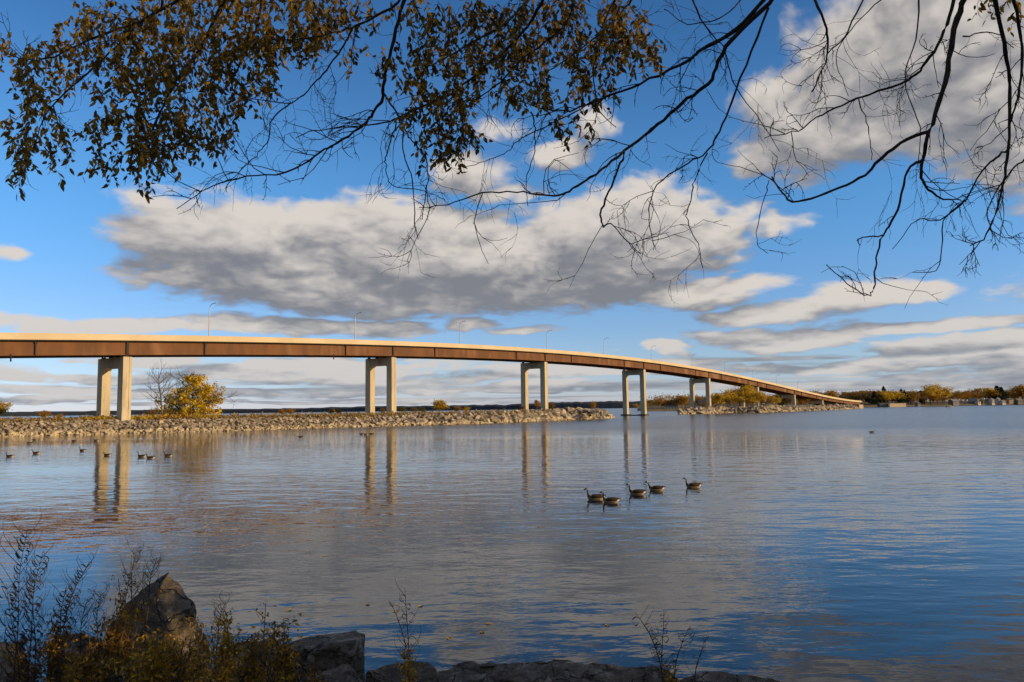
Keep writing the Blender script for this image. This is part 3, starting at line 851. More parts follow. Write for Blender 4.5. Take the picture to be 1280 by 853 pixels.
# on the second spit
for px, k_, h_, dy, ws, lab in ((893, 'gold', 9, 12, 1.2, 'golden tree beside the pier on the second rock spit'), (912, 'gold', 11.5, 16, 1.3, 'broad golden tree second from the left on the spit'), (925, 'bare', 14, 20, 1.0, 'thin-leaved tall tree reaching the girders on the spit'),
                            (935, 'gold', 15, 18, 1.0, 'tallest golden tree on the spit touching the bridge girders'), (950, 'gold', 10, 10, 1.2, 'golden tree in front of the sixth pier'), (926, 'gold', 7, 6, 1.3, 'low golden tree at the front of the spit'),
                            (962, 'orange', 8, 20, 1.2, 'orange tree behind the sixth pier'), (968, 'gold', 7, 8, .9, 'small yellow tree right of the sixth pier'), (903, 'brown', 8, 24, 1.1, 'brown bushy tree at the back of the spit'),
                            (942, 'gold', 7, 5, 1.2, 'low bright tree at the front of the spit'), (880, 'brown', 4, 10, 1.2, 'low brown bush at the foot of the fifth pier')):
    Yb = np.interp(px, [850, 880, 915, 950, 990, 1030], [FR2[i].y for i in range(6)])
    put_tree(k_, px, Yb + dy, 2.9, h_, lab, ws=ws)
for px, k_, h_ in ((985, 'brown', 6), (1000, 'orange', 6), (1005, 'brown', 7), (1012, 'gold', 8), (1018, 'brown', 6), (1023, 'ever', 7), (1033, 'brown', 7), (1042, 'orange', 7), (1052, 'brown', 6), (976, 'ever', 7)):
    Yb = np.interp(px, [850, 880, 915, 950, 990, 1030, 1066], [FR2[i].y for i in range(7)])
    nm = {'brown': 'brown', 'orange': 'orange', 'gold': 'golden', 'ever': 'dark evergreen'}[k_]
    put_tree(k_, px, Yb + 80, 2.6, h_ * 1.2, '%s tree behind the low right end of the bridge' % nm, 'trees behind the low end of the bridge', ws=1.4)

# far shore
FSX = [-2200, 700, 800, 860, 960, 1070, 1180, 1280, 1400, 1600]
FSY = [1, 1, 800, 830, 900, 960, 1040, 1120, 1200, 1300]
fr = [Vector(((px - 640) / F * Y, Y)) for px, Y in ((795, 860), (805, 800), (860, 820), (960, 900), (1070, 960), (1180, 1040), (1290, 1130), (1420, 1240), (1650, 1450), (2000, 1800))]
vs = []; fs = []
for p in fr:
    for s, h in ((-4, -3.2), (0, -.1), (6, 1.6), (60, 3.0), (240, 6), (700, 7), (1500, -3)):
        d = p.normalized(); q_ = p + d * s; vs.append((q_.x, q_.y, h))
for i in range(len(fr) - 1):
    for j in range(6): fs.append((i * 7 + j, (i + 1) * 7 + j, (i + 1) * 7 + j + 1, i * 7 + j + 1))
o = mesh('far_shore', vs, fs, M['shore']); tag(o, kind='structure')


def shoreY(px): return float(np.interp(px, [795, 805, 860, 960, 1070, 1180, 1290, 1420], [860, 800, 820, 900, 960, 1040, 1130, 1240]))


NM = {'brown': 'brown', 'orange': 'orange', 'gold': 'golden', 'ever': 'dark evergreen', 'olive': 'olive green', 'bare': 'thin-leaved'}
# individually seen trees of the far shore (x, kind, top y, dist behind shoreline, width factor)
FT = [(1105, 'ever', 483, 40, 1.2), (1108, 'gold', 488, 20, 1), (1097, 'brown', 489, 30, 1.3), (1093, 'ever', 489, 30, 1.5), (1104, 'orange', 488, 26, 1.2), (1113, 'gold', 487, 22, 1.4), (1122, 'gold', 488, 24, 1.2), (1127, 'ever', 486.5, 22, 1.4), (1131, 'ever', 488, 26, 1.4),
      (1138, 'brown', 488, 30, 1.4), (1147, 'brown', 490, 22, 1.5), (1156, 'orange', 489, 30, 1.4), (1163, 'gold', 483.5, 26, 1.2), (1172, 'gold', 480, 30, 1.15), (1180, 'gold', 483, 34, .9), (1168, 'orange', 493, 14, 1.5), (1178, 'orange', 495, 12, 1.4),
      (1196, 'orange', 488, 50, 1.4), (1207, 'orange', 488, 52, 1.5), (1220, 'orange', 485, 54, 1.4), (1230, 'gold', 484.5, 60, 1.2), (1237, 'orange', 485, 50, 1.2), (1247, 'ever', 482.5, 40, 2.2), (1252, 'ever', 484, 44, 2), (1262, 'brown', 486, 60, 1.6),
      (1272, 'orange', 484, 54, 1.3), (1278, 'orange', 480.5, 40, 1.1), (1283, 'orange', 482, 44, 1.3), (1192, 'brown', 491, 48, 1.3), (1213, 'brown', 489, 66, 1.6), (1240, 'brown', 489, 66, 1.6), (1141, 'orange', 494, 12, 1.4), (1152, 'ever', 494, 14, 1.6)]
for px, k_, yt, dy, ws in FT:
    Y = shoreY(px) + dy; zg = 2 + dy * .025; h_ = (at(px, yt, Y).z - zg)
    put_tree(k_, px, Y, zg, h_, '%s autumn tree on the far right shore' % NM[k_], '%s trees of the far right shore' % NM[k_], ws=ws)
for px, k_, yt, ws in ((822, 'orange', 499, 1.0), (829, 'brown', 502, 1.3), (836, 'orange', 500, 1.3), (815, 'olive', 500, 1.0), (826, 'orange', 497, .9), (795, 'gold', 505, 1.6), (806, 'brown', 504, 1.6), (812, 'brown', 503, 1.3), (847, 'brown', 495, 1.2), (852, 'orange', 494, 1.2), (858, 'gold', 495, 1.2), (864, 'bare', 493, 1.3), (870, 'brown', 494, 1.4),
                       (840, 'orange', 499, 1.3), (876, 'bare', 494, 1.2), (845, 'bare', 493, 1.2), (884, 'brown', 493, 1.4), (890, 'orange', 494, 1.2)):
    Y = shoreY(px) + R.uniform(12, 40); zg = 2.2; h_ = at(px, yt, Y).z - zg
    put_tree(k_, px, Y, zg, h_, '%s tree on the far shore seen under the bridge' % NM[k_], '%s trees seen under the bridge' % NM[k_], ws=ws)
for j in range(84):
    px = R.uniform(895, 1300) if j < 62 else 1068 + (j - 62) * 1.6; k_ = R.choice(['brown', 'brown', 'bare', 'orange', 'brown', 'bare', 'ever'])
    Y = shoreY(px) + R.uniform(60, 160); zg = 3 + (Y - shoreY(px)) * .03; h_ = at(px, R.uniform(487, 491.5), Y).z - zg
    put_tree(k_, px, Y, zg, h_, '%s tree in the second row of the far right woods' % NM[k_], '%s trees in the second row of the far woods' % NM[k_], ws=1.8)
# the woods behind as one mass
mb = MB(); rnd = random.Random(9)
for j in range(1500):
    px = rnd.uniform(800, 1420); Y = shoreY(min(px, 1420)) + rnd.uniform(170, 320); zg = 8
    c_ = Vector(((px - 640) / F * Y, Y, zg + rnd.uniform(-3, 9.)))
    leaf_cards(mb, c_, Vector((2.8, 2.8, 2.0)), 14, 1.5, rnd)
tag(mb.build('woodland', M['brown']), 'brown wood behind the far right shore', 'woodland', kind='stuff')


# houses and shore buildings
def house(px, Y, w_, d_, h_, rh, zg, rz, wall, roof, label, cat='house', nwin=3, chimney=True, name='house', gable=True):
    w_, d_, h_, rh = w_ * .72, d_ * .7, (h_ * .62 if h_ > 5 else h_ * .75), rh * .6
    hs = empty(name, (at(px, 500, Y).x, Y, zg), rz, label, cat)
    mb = MB(); mb.box((-w_ / 2, -d_ / 2, -1.5), (w_ / 2, d_ / 2, h_))
    if gable:
        mb.add([(-w_ / 2, -d_ / 2, h_), (-w_ / 2, d_ / 2, h_), (-w_ / 2, 0, h_ + rh)], [(0, 2, 1)]); mb.add([(w_ / 2, -d_ / 2, h_), (w_ / 2, d_ / 2, h_), (w_ / 2, 0, h_ + rh)], [(0, 1, 2)])
    mb.build('wall', M[wall], hs)
    mb = MB(); e = .5
    for s in (-1, 1):
        A = [(-w_ / 2 - e, s * (d_ / 2 + e), h_ - rh * e / (d_ / 2)), (w_ / 2 + e, s * (d_ / 2 + e), h_ - rh * e / (d_ / 2)), (w_ / 2 + e, 0, h_ + rh), (-w_ / 2 - e, 0, h_ + rh)]
        B = [(x, y, z + .22) for x, y, z in A]; mb.add(A + B, [(0, 3, 2, 1) if s < 0 else (0, 1, 2, 3), (4, 5, 6, 7), (0, 1, 5, 4), (1, 2, 6, 5), (3, 0, 4, 7)])
    rf = mb.build('roof', M[roof], hs)
    if chimney:
        mb = MB(); mb.box((w_ * .2, .4, h_ + rh * .5), (w_ * .2 + .9, 1.3, h_ + rh + 1.1)); mb.build('chimney', M['siding'], rf)
    rows = 2 if h_ > 4.4 else 1
    for rrow in range(rows):
        for i in range(nwin):
            x = -w_ / 2 + w_ * (i + .5) / nwin; z = .8 + 2.2 * rrow
            if rrow == 0 and i == nwin // 2 and cat == 'house':
                mb = MB(); mb.box((x - .5, -d_ / 2 - .06, 0), (x + .5, -d_ / 2 - .005, 2.1)); mb.build('door', M['roof'], hs); continue
            mb = MB(); mb.box((x - .75, -d_ / 2 - .10, z - .1), (x + .75, -d_ / 2 - .005, z + 1.5)); wi = mb.build('window', M['white'], hs)
            mb = MB(); mb.box((x - .62, -d_ / 2 - .13, z + .03), (x + .62, -d_ / 2 - .103, z + 1.37)); mb.build('pane', M['glass'], wi)
    for xs in (1,):
        mb = MB(); mb.box((xs * (w_ / 2 + .005), -.8, 1.1), (xs * (w_ / 2 + .09), .8, 2.6)); wi = mb.build('window', M['white'], hs)
        mb = MB(); mb.box((xs * (w_ / 2 + .093), -.65, 1.25), (xs * (w_ / 2 + .12), .65, 2.45)); mb.build('pane', M['glass'], wi)
    return hs


house(1192, 1052, 15, 11, 7.5, 4, 1.5, .35, 'siding', 'roofpale', 'large grey house with a pale roof at the water on the far right shore')
house(1199, 1085, 9, 8, 4, 2.5, 3, -.5, 'white', 'roofpale', 'small white house behind the large grey shore house')
house(1216, 1082, 14, 10, 5.8, 6.0, 2, -.7, 'siding', 'roofpale', 'steep-roofed grey house left of the tan shore house')
house(1222, 1072, 7, 7, 4.6, 2, 1.6, .4, 'white', 'roof', 'small white gabled house at the foot of the steep-roofed house')
house(1231, 1086, 15, 9, 6.6, 3, 2, .2, 'tan', 'roof', 'wide tan two-storey house on the far right shore')
house(1239, 1083, 8, 8, 8.5, 2.5, 2, .45, 'white', 'roofpale', 'tall narrow pale house beside the tan house')
house(1247, 1100, 8, 7, 8, 3, 3, .6, 'white', 'roofpale', 'white house high among the dark trees on the right')
house(1253, 1094, 9, 7, 4, 2.4, 1.8, .3, 'white', 'roofpale', 'low white cottage below the dark round tree')
house(1262, 1110, 13, 9, 6.5, 3.2, 3, .3, 'tan', 'roof', 'tan house with grey roof near the right edge of the far shore')
house(1273, 1110, 11, 9, 4.8, 3, 2.6, .2, 'siding', 'roofpale', 'grey cottage at the right edge of the far shore')
house(1147, 990, 6, 6, 3, 2, 1.5, .3, 'siding', 'roof', 'small dark shed in the trees left of the yellow trees', 'shed')
house(838, 835, 17, 9, 4.2, 2.2, 1.2, -.15, 'white', 'roof', 'white boathouse with dark roof seen under the bridge', 'boathouse', 4)
house(849, 838, 10, 8, 3.6, 1.8, 1.4, .1, 'white', 'roofpale', 'small white building right of the boathouse under the bridge', 'boathouse')
house(879, FR2[1].y + 26, 8, 7, 4.2, 2.4, 3.0, .2, 'tan', 'roofpale', 'small pale cottage among trees behind the fifth pier', 'house', 2)
house(1000, 800, 16, 9, 3.4, 2.0, 2, .1, 'siding', 'roof', 'low dark building under the deck near the seventh pier', 'building')
# concrete quay and dark boat shed at the end of the bridge
q_ = gp(1122, 507.2)
qq = empty('concrete_quay', (at(1122, 500, 900).x, 900, 0), .12, 'long pale concrete quay wall on the shore right of the bridge end', 'quay')
mb = MB(); mb.box((-10, 0, -2), (10, 8, 4.0)); mb.build('quay_wall', M['parapet'], qq); mb = MB(); mb.box((-10.3, -.3, 4.003), (10.3, 8.3, 4.4)); mb.build('coping', M['parapet'], qq)
house(1104, 905, 16, 9, 4.2, 1.6, .6, .1, 'roof', 'roof', 'long dark boat shed between the bridge end and the pale quay', 'boat shed', 4, False)

# motor boat
bo = empty('motor_boat', gp(1187, 507.3), 0, 'small white motor boat on the water off the far right shore', 'boat')
bo.location = (at(1187, 500, 700).x, 700, 0)
mb = MB(); secs = []
for x, wd, zb in ((-3.2, .95, -.2), (-1.5, 1.15, -.25), (.8, 1.1, -.2), (2.4, .7, .0), (3.4, .06, .45)):
    secs.append([(x, -wd, .95), (x, -wd * .7, zb), (x, wd * .7, zb), (x, wd, .95)])
mb.strip(secs); mb.build('hull', M['white'], bo)
mb = MB(); mb.strip([[(x, y * s, z) for y, z in ((-.8, .95), (.8, .95), (.6, h), (-.6, h))] for x, s, h in ((-.9, 1, 1.9), (.5, .95, 1.9), (1.2, .8, 1.05))]); mb.build('cabin', M['white'], bo)
mb = MB(); mb.box((-.8, -.83, 1.2), (.3, -.80, 1.65)); mb.build('window', M['glass'], bo)
mb = MB(); mb.box((-3.6, -.25, .1), (-3.2, .25, 1.3)); mb.build('outboard_motor', M['gblack'], bo)


# ------------------------------------------------------------------ geese
def make_goose(lean=0., low=1.):
    r = empty('goose')
    # one continuous body lofted from tail to bill: (x, z, half width, half height, material)
    st = [(-.50, .20, .012, .008), (-.44, .19, .05, .03), (-.34, .15, .11, .085), (-.20, .115, .155, .135), (-.04, .105, .175, .16), (.12, .11, .165, .158), (.22, .13, .13, .145), (.285, .185, .085, .10),
          (.318, .25, .048, .05), (.335, .32, .036, .036), (.345, .40, .031, .031), (.355, .47, .033, .034), (.368, .51, .042, .040), (.40, .535, .048, .044), (.44, .532, .044, .040), (.475, .515, .028, .024), (.51, .500, .022, .013), (.55, .490, .008, .006)]
    st = [(x + lean * max(0, z - .2) * (x > .28), .17 + (z - .17) * (low if x > .28 else 1), a, b * (.88 if x < .3 else 1)) for x, z, a, b in st]
    n = 12; secs = []
    for i, (x, z, a, b) in enumerate(st):
        x0, z0 = st[max(0, i - 1)][:2]; x1, z1 = st[min(len(st) - 1, i + 1)][:2]
        d = Vector((x1 - x0, 0, z1 - z0)).normalized(); up = Vector((-d.z, 0, d.x))
        secs.append([Vector((x, 0, z)) + Vector((0, 1, 0)) * (a * cos(t)) + up * (b * sin(t)) for t in [2 * pi * j / n for j in range(n)]])
    mb = MB(); mb.strip(secs); fi = 0; mi = []
    for f in mb.f:
        c_ = sum((mb.v[i] for i in f), Vector()) / len(f)
        if c_.x < -.40 and c_.z > .17: m_ = 0
        elif c_.x < -.28: m_ = 3 if c_.z < .19 else 0
        elif c_.z > .20 and c_.x > .26: m_ = 3 if (.37 < c_.x - lean * max(0, c_.z - .2) < .42 and abs(c_.y) > .02 and c_.z < .535) else 0
        elif c_.z > .17 and c_.x > .22: m_ = 0
        elif c_.x > .20: m_ = 2
        elif c_.z < .11: m_ = 2
        else: m_ = 1
        mi.append(m_)
    mb.mi = mi
    b = mb.build('body', [M['gblack'], M['gbrown'], M['gtan'], M['gwhite']], r, True)
    for s in (-1, 1):
        mb = MB(); secs = []
        for x, z, wd, hh_ in ((.20, .17, .02, .03), (.12, .185, .045, .062), (-.05, .19, .05, .072), (-.22, .195, .045, .058), (-.38, .205, .028, .045), (-.50, .235, .006, .01)):
            yy = {.20: .12, .12: .145, -.05: .16, -.22: .14, -.38: .075, -.50: .02}[x]
            secs.append([Vector((x, s * (yy + wd * cos(t) * .8), z + .02 + hh_ * sin(t))) for t in [2 * pi * j / 8 for j in range(8)]])
        mb.strip(secs); mb.build('wing', M['gbrown'], r, True)
    return r


geese0 = [make_goose(), make_goose(.08, .95), make_goose(-.06, 1.0), make_goose(.14, .85)]
GE = [(744, 624.5, 180, .0, 'leftmost goose of the group of five in mid water, neck upright'), (763, 628, 178, .0, 'goose overlapping the leftmost one, nearest of the group of five'), (796, 618, 176, 0, 'middle goose of the group of five, showing a bright flank'),
      (820, 613, 180, 0, 'fourth goose of the group of five from the left'), (866, 609.5, 183, 0, 'goose swimming last and rightmost of the group of five'),
      (1090, 541, 5, 0, 'lone goose far right on the open water'),
      (12, 571.5, 178, 0, 'goose farthest left on the water near the left edge'), (45, 567.5, 180, 0, 'second goose from the left edge'), (103, 564, 180, 0, 'goose just left of the reflection of the left pier'), (134, 570, 180, 0, 'goose in front of the left pier reflection'),
      (177, 571.5, 180, 0, 'left one of the close pair right of the pier reflection'), (188, 573.2, 180, 0, 'right one of the close pair right of the pier reflection'), (210, 570.5, 180, 0, 'goose alone just right of the close pair'),
      (37, 554.5, 20, 0, 'pale goose near the rocks at the left, left one of two'), (43, 550.8, 0, 0, 'pale goose closest to the rocks at the left'), (93, 552, 0, 0, 'small goose by the rocks left of the pier reflection'), (120, 551.5, 180, 0, 'small goose by the rocks right beside the pier reflection'),
      (376, 547, 0, 0, 'tiny goose alone between the first two pier reflections'), (452, 543.3, 180, 0, 'tiny goose left of the second pier reflection'), (457, 543.6, 180, 0, 'tiny goose between two others by the second pier reflection'), (465, 543.2, 0, 0, 'tiny goose in the second pier reflection')]
for j, (px, py, rz, _, lab) in enumerate(GE):
    o = geese0[(0, 2, 1, 3)[j]] if j < 4 else copy_tree(geese0[j * 7 % 4])
    p = gp(px, py); s = 1.0 + .1 * R.random(); o.location = (p.x, p.y, -.05); o.rotation_euler.z = radians(rz + R.uniform(-12, 12)); o.scale = (s * .94, s * .94, s * .94)
    tag(o, lab, 'goose', 'geese swimming on the bay')

# ------------------------------------------------------------------ foreground boulders
ROCKS = [  # name, Y depth, outline in photo pixels with depth offset, bevel, rough, label
    (9.6, [(212, 712, 0), (204, 722, .2), (196, 735, -.3), (176, 748, .1), (150, 766, 0), (128, 800, .2), (120, 840, -.3), (124, 880, .4), (225, 735, .1), (238, 758, -.15), (250, 782, .0), (262, 812, .2), (270, 860, -.3), (215, 780, -.55), (180, 830, -.7), (240, 860, -.6), (200, 800, .7), (230, 860, .7), (150, 900, 0), (260, 900, .2)], 0.012, .075,
     'tall pointed dark boulder rising behind the golden shrubs at the lower left'),
    (10.4, [(350, 812, 0), (368, 800, .45), (440, 789, .4), (456, 793, .1), (457, 804, 0), (450, 826, -.1), (436, 842, -.2), (366, 850, -.3), (366, 870, .3), (430, 880, -.2), (450, 860, .4), (396, 812, -.35), (442, 803, -.35)], .012, .032,
     'flat-topped angular boulder at the water right of the golden shrubs'),
    (9.4, [(372, 852, 0), (400, 838, .1), (432, 826, .2), (446, 832, .1), (452, 850, 0), (470, 880, 0), (360, 900, 0), (420, 860, -.5), (440, 900, -.4), (400, 900, .6)], .03, .06, 'rough grey boulder at the bottom edge below the flat-topped one'),
    (10.9, [(520, 842, 0), (560, 834, .2), (640, 830, .3), (720, 828, .3), (790, 831, .2), (832, 834, .1), (848, 850, 0), (860, 880, 0), (500, 870, 0), (560, 860, -.5), (680, 850, -.6), (800, 870, -.4), (680, 880, .8), (560, 880, .7), (800, 880, .6)], .05, .07,
     'long low dark rock along the bottom edge in the middle'),
    (10.9, [(846, 844, 0), (880, 838, .2), (940, 841, .15), (975, 848, .1), (982, 862, 0), (850, 880, 0), (900, 870, -.4), (970, 880, -.2), (900, 885, .6)], .04, .04, 'thin low slab at the waterline right of the long rock'),
    (10.2, [(455, 838, 0), (480, 834, .1), (515, 822, .2), (540, 830, .2), (545, 850, 0), (560, 880, 0), (450, 880, 0), (500, 860, -.4), (500, 880, .6), (540, 880, .4)], .03, .06, 'small low rock behind the thin weed between two larger rocks'),
    (8.9, [(60, 800, .1), (90, 790, .2), (125, 798, .1), (140, 830, 0), (150, 880, 0), (60, 890, 0), (95, 820, -.4), (110, 880, -.4), (100, 880, .6)], .04, .07, 'pale grey rock among the shrubs left of the pointed boulder'),
    (9.6, [(-12, 806, 0), (8, 798, .1), (26, 808, .1), (34, 830, 0), (30, 880, 0), (-30, 890, 0), (10, 840, -.4), (-10, 880, .5)], .03, .05, 'pale rock at the left edge behind the curled weeds'),
    (8.4, [(120, 835, 0), (150, 822, .1), (190, 828, .1), (215, 850, 0), (200, 900, 0), (120, 900, 0), (160, 850, -.4), (170, 900, .6)], .03, .06, 'grey rock under the shrubs at the bottom edge below the pointed boulder'),
    (10.3, [(268, 822, 0), (300, 800, .2), (340, 796, .2), (362, 810, .1), (368, 850, 0), (280, 890, 0), (320, 840, -.4), (330, 890, .5)], .04, .06, 'dark rock hidden behind the golden shrubs left of the flat-topped boulder'),
    (10.0, [(228, 850, 0), (250, 835, .2), (300, 838, .1), (320, 870, 0), (240, 890, 0), (280, 860, -.3), (280, 890, .5)], .03, .05, 'low dark rock under the golden shrubs at the bottom edge'),
]
for j, (Y, pts, bv, ro, lab) in enumerate(ROCKS):
    W3 = [at(px, py, Y + dz) for px, py, dz in pts]; c_ = sum(W3, Vector()) / len(W3); zmin = bank_h(c_.x, c_.y) - .3
    W3 = [Vector((p.x, p.y, max(p.z, min(zmin, c_.z - .2)))) for p in W3] + [Vector((p.x * .9 + c_.x * .1, p.y * .9 + c_.y * .1, min(zmin, p.z))) for p in W3]
    base = Vector((c_.x, c_.y, min(zmin, c_.z)))
    bm = hull_rock([p - base for p in W3], bv, 4, ro, j)
    o = bm_obj('boulder', bm, M['boulder']); o.location = base; tag(o, lab, 'boulder')
# small stones on the bank
mb = MB()
for _ in range(900):
    x = R.uniform(-16, 7); y = R.uniform(4, 12.2) ; z = bank_h(x, y)
    v_, f_ = R.choice(rock_lib); s = R.uniform(.08, .38)
    e = Matrix.LocRotScale(Vector((x, y, z)), __import__('mathutils').Euler((R.uniform(-.5, .5), R.uniform(-.5, .5), R.uniform(0, 6))), Vector((s, s, s)))
    mb.add([e @ p for p in v_], f_)
tag(mb.build('bank_stones', M['boulder']), 'small grey stones strewn over the near bank', 'stones', kind='stuff')


# ------------------------------------------------------------------ foreground plants
def leaf_shape(mb, p, a, n, L, Wd, curl=.15, mi=0):
    """a pointed leaf: folded along the midrib, 6 faces"""
    a = a.normalized(); b = a.cross(n).normalized(); n = b.cross(a)
    prof = ((0, .05), (.3, .85), (.6, .8), (1, 0))
    mid = [p + a * (L * t) - n * (curl * L * t * t) for t, _ in prof]
    vs = []; 
    for (t, w_), m_ in zip(prof, mid): vs += [m_ + b * (Wd * .5 * w_) + n * (.12 * Wd * w_), m_, m_ - b * (Wd * .5 * w_) + n * (.12 * Wd * w_)]
    mb.add(vs, [(0, 1, 4, 3), (1, 2, 5, 4), (3, 4, 7, 6), (4, 5, 8, 7), (6, 7, 10, 9), (7, 8, 11, 10)], mi)


def rv(rnd, z=0.): return Vector((rnd.gauss(0, 1), rnd.gauss(0, 1), rnd.gauss(0, 1) + z)).normalized()


def shrub(px, py0, py1, Y, seed, label, nst=5, spread=22, leaf=.045, dens=16, group=None, mat='shrubleaf'):
    rnd = random.Random(seed); base = at(px, py0, Y); r = empty('shrub', base, 0, label, 'shrub', group)
    st = MB(); lv = MB(); top = at(px, py1, Y).z - base.z
    for i in range(nst):
        dx = rnd.uniform(-1, 1) * spread / F * Y; hh_ = top * rnd.uniform(.6, 1.0) if i else top
        if not i: dx *= .3
        pts = spline([Vector((dx * .3, rnd.uniform(-.1, .1), 0)), Vector((dx * .6, rnd.uniform(-.12, .12), hh_ * .5)), Vector((dx + rnd.uniform(-.05, .05), rnd.uniform(-.15, .15), hh_))], 7)
        st.tube(pts, [.009 - .0055 * k_ / len(pts) for k_ in range(len(pts))], 4)
        for k_ in range(3, len(pts)):
            for _ in range(dens // 3 + rnd.randint(0, 3)):
                p = pts[k_] + Vector((rnd.gauss(0, .035), rnd.gauss(0, .035), rnd.gauss(0, .03)))
                leaf_shape(lv, p, rv(rnd, -.2), rv(rnd, .8), leaf * rnd.uniform(.6, 1.3), leaf * .5 * rnd.uniform(.7, 1.2), rnd.uniform(.1, .6))
            if rnd.random() < .6:
                d_ = Vector((rnd.gauss(0, 1), rnd.gauss(0, 1), .7)).normalized(); q2 = pts[k_] + d_ * rnd.uniform(.08, .2); st.tube([pts[k_], q2], [.004, .002], 3)
                for _ in range(dens // 3):
                    p = pts[k_].lerp(q2, rnd.uniform(.3, 1.1)) + Vector((rnd.gauss(0, .025), rnd.gauss(0, .025), rnd.gauss(0, .025)))
                    leaf_shape(lv, p, rv(rnd, -.2), rv(rnd, .8), leaf * rnd.uniform(.6, 1.2), leaf * .5, rnd.uniform(.1, .6))
    st.build('stems', M['stalk'], r); lv.build('foliage', M[mat], r); return r


SH = [(155, 870, 712, 8.6, 4, 14, 'tall golden-leaved shrub standing left of the pointed boulder'), (150, 860, 760, 8.3, 5, 24, 'bushy golden shrub at the foot of the tall one'),
      (62, 870, 768, 8.4, 4, 20, 'golden shrub beside the curled weeds at the far left'), (118, 870, 790, 8.2, 4, 18, 'golden shrub in front of the pale grey rock'), (30, 880, 800, 8.3, 4, 26, 'low golden shrub in the lower left corner'),
      (205, 880, 795, 8.0, 6, 30, 'golden shrub low in front of the pointed boulder'), (240, 880, 775, 8.3, 6, 28, 'brown-gold shrub right of the pointed boulder'), (280, 880, 772, 8.5, 6, 28, 'dark-leaved shrub between the boulder and the tall weeds'),
      (318, 880, 790, 8.5, 5, 26, 'dense brown shrub in the middle of the clump'), (333, 880, 752, 8.4, 3, 14, 'upright dark-leaved stem above the right of the clump'), (356, 870, 786, 8.3, 5, 11, 'bright gold upright shrub at the right end of the clump'),
      (180, 880, 815, 7.8, 6, 34, 'low golden shrub at the bottom edge below the boulder'), (260, 880, 820, 7.8, 6, 34, 'low brown shrub at the bottom edge'), (90, 890, 828, 7.8, 5, 34, 'low shrub at the bottom edge left'),
      (515, 880, 806, 9.4, 2, 8, 'small dark-leaved shrub at the water beside the thin weed'), (836, 880, 828, 10.4, 2, 7, 'single bright yellow leafy sprig on the long low rock'), (395, 880, 842, 8.6, 2, 14, 'sparse brown sprig at the foot of the flat boulder')]
for j, (px, a_, b_, Y, n_, sp_, lab) in enumerate(SH):
    shrub(px, a_, b_, Y, 300 + j, lab, n_ + (1 if n_ > 3 else 0), sp_, .050 if j % 3 else .042, 17, mat='shrubleaf')


def weed(px, py0, py1, lean, Y, seed, label, curl=True, n=7, name='dry_weed'):
    """dry stalk with side twigs and curled hanging leaves"""
    rnd = random.Random(seed); base = at(px, py0, Y); r = empty(name, base, 0, label, 'weed'); st = MB(); lv = MB()
    tp = at(px + lean, py1, Y) - base
    pts = spline([Vector(), Vector((tp.x * .2, .03, tp.z * .4)), Vector((tp.x * .55, -.03, tp.z * .75)), tp], 6)
    st.tube(pts, [.008 - .006 * k_ / len(pts) for k_ in range(len(pts))], 4)
    for k_ in range(2, len(pts) - 1, 1 if px < 400 else 2):
        for _ in range(rnd.randint(1, 2) if px < 400 else 1):
            sx = rnd.choice((-1, 1)); L = tp.z * .2 * rnd.uniform(.5, 1.5) * (1 - .5 * k_ / len(pts))
            q1 = pts[k_] + Vector((sx * L * .5, rnd.gauss(0, .03), L * .7)); q2 = q1 + Vector((sx * L * .25 * rnd.uniform(-1, 1.4), rnd.gauss(0, .03), L * .5))
            s_ = spline([pts[k_], q1, q2], 3); st.tube(s_, [.0035 - .0025 * i / len(s_) for i in range(len(s_))], 3)
            if not curl:
                for _2 in range(3):
                    f_ = rnd.choice(s_); st.tube(spline([f_, f_ + Vector((rnd.gauss(0, .02), 0, .03)), f_ + Vector((rnd.gauss(0, .05), rnd.gauss(0, .02), .06))], 2), .0016, 3)
        if curl:
            for _ in range(rnd.randint(1, 3)):
                sx = rnd.choice((-1, 1)); L = rnd.uniform(.05, .12); p = pts[k_]; c_ = [p, p + Vector((sx * L * .5, 0, L * .25)), p + Vector((sx * L * .9, .01, -L * .2)), p + Vector((sx * L * .55, .02, -L * .8)), p + Vector((sx * L * .2, .02, -L * .6))]
                c_ = spline(c_, 3); w_ = .008
                for i in range(len(c_) - 1):
                    b_ = Vector((0, 1, .3)).normalized() * w_; lv.add([c_[i] - b_, c_[i] + b_, c_[i + 1] + b_, c_[i + 1] - b_], [(0, 1, 2, 3)])
    st.build('stalk', M['twig'], r)
    if lv.v: lv.build('curled_leaves', M['twig'], r)
    return r


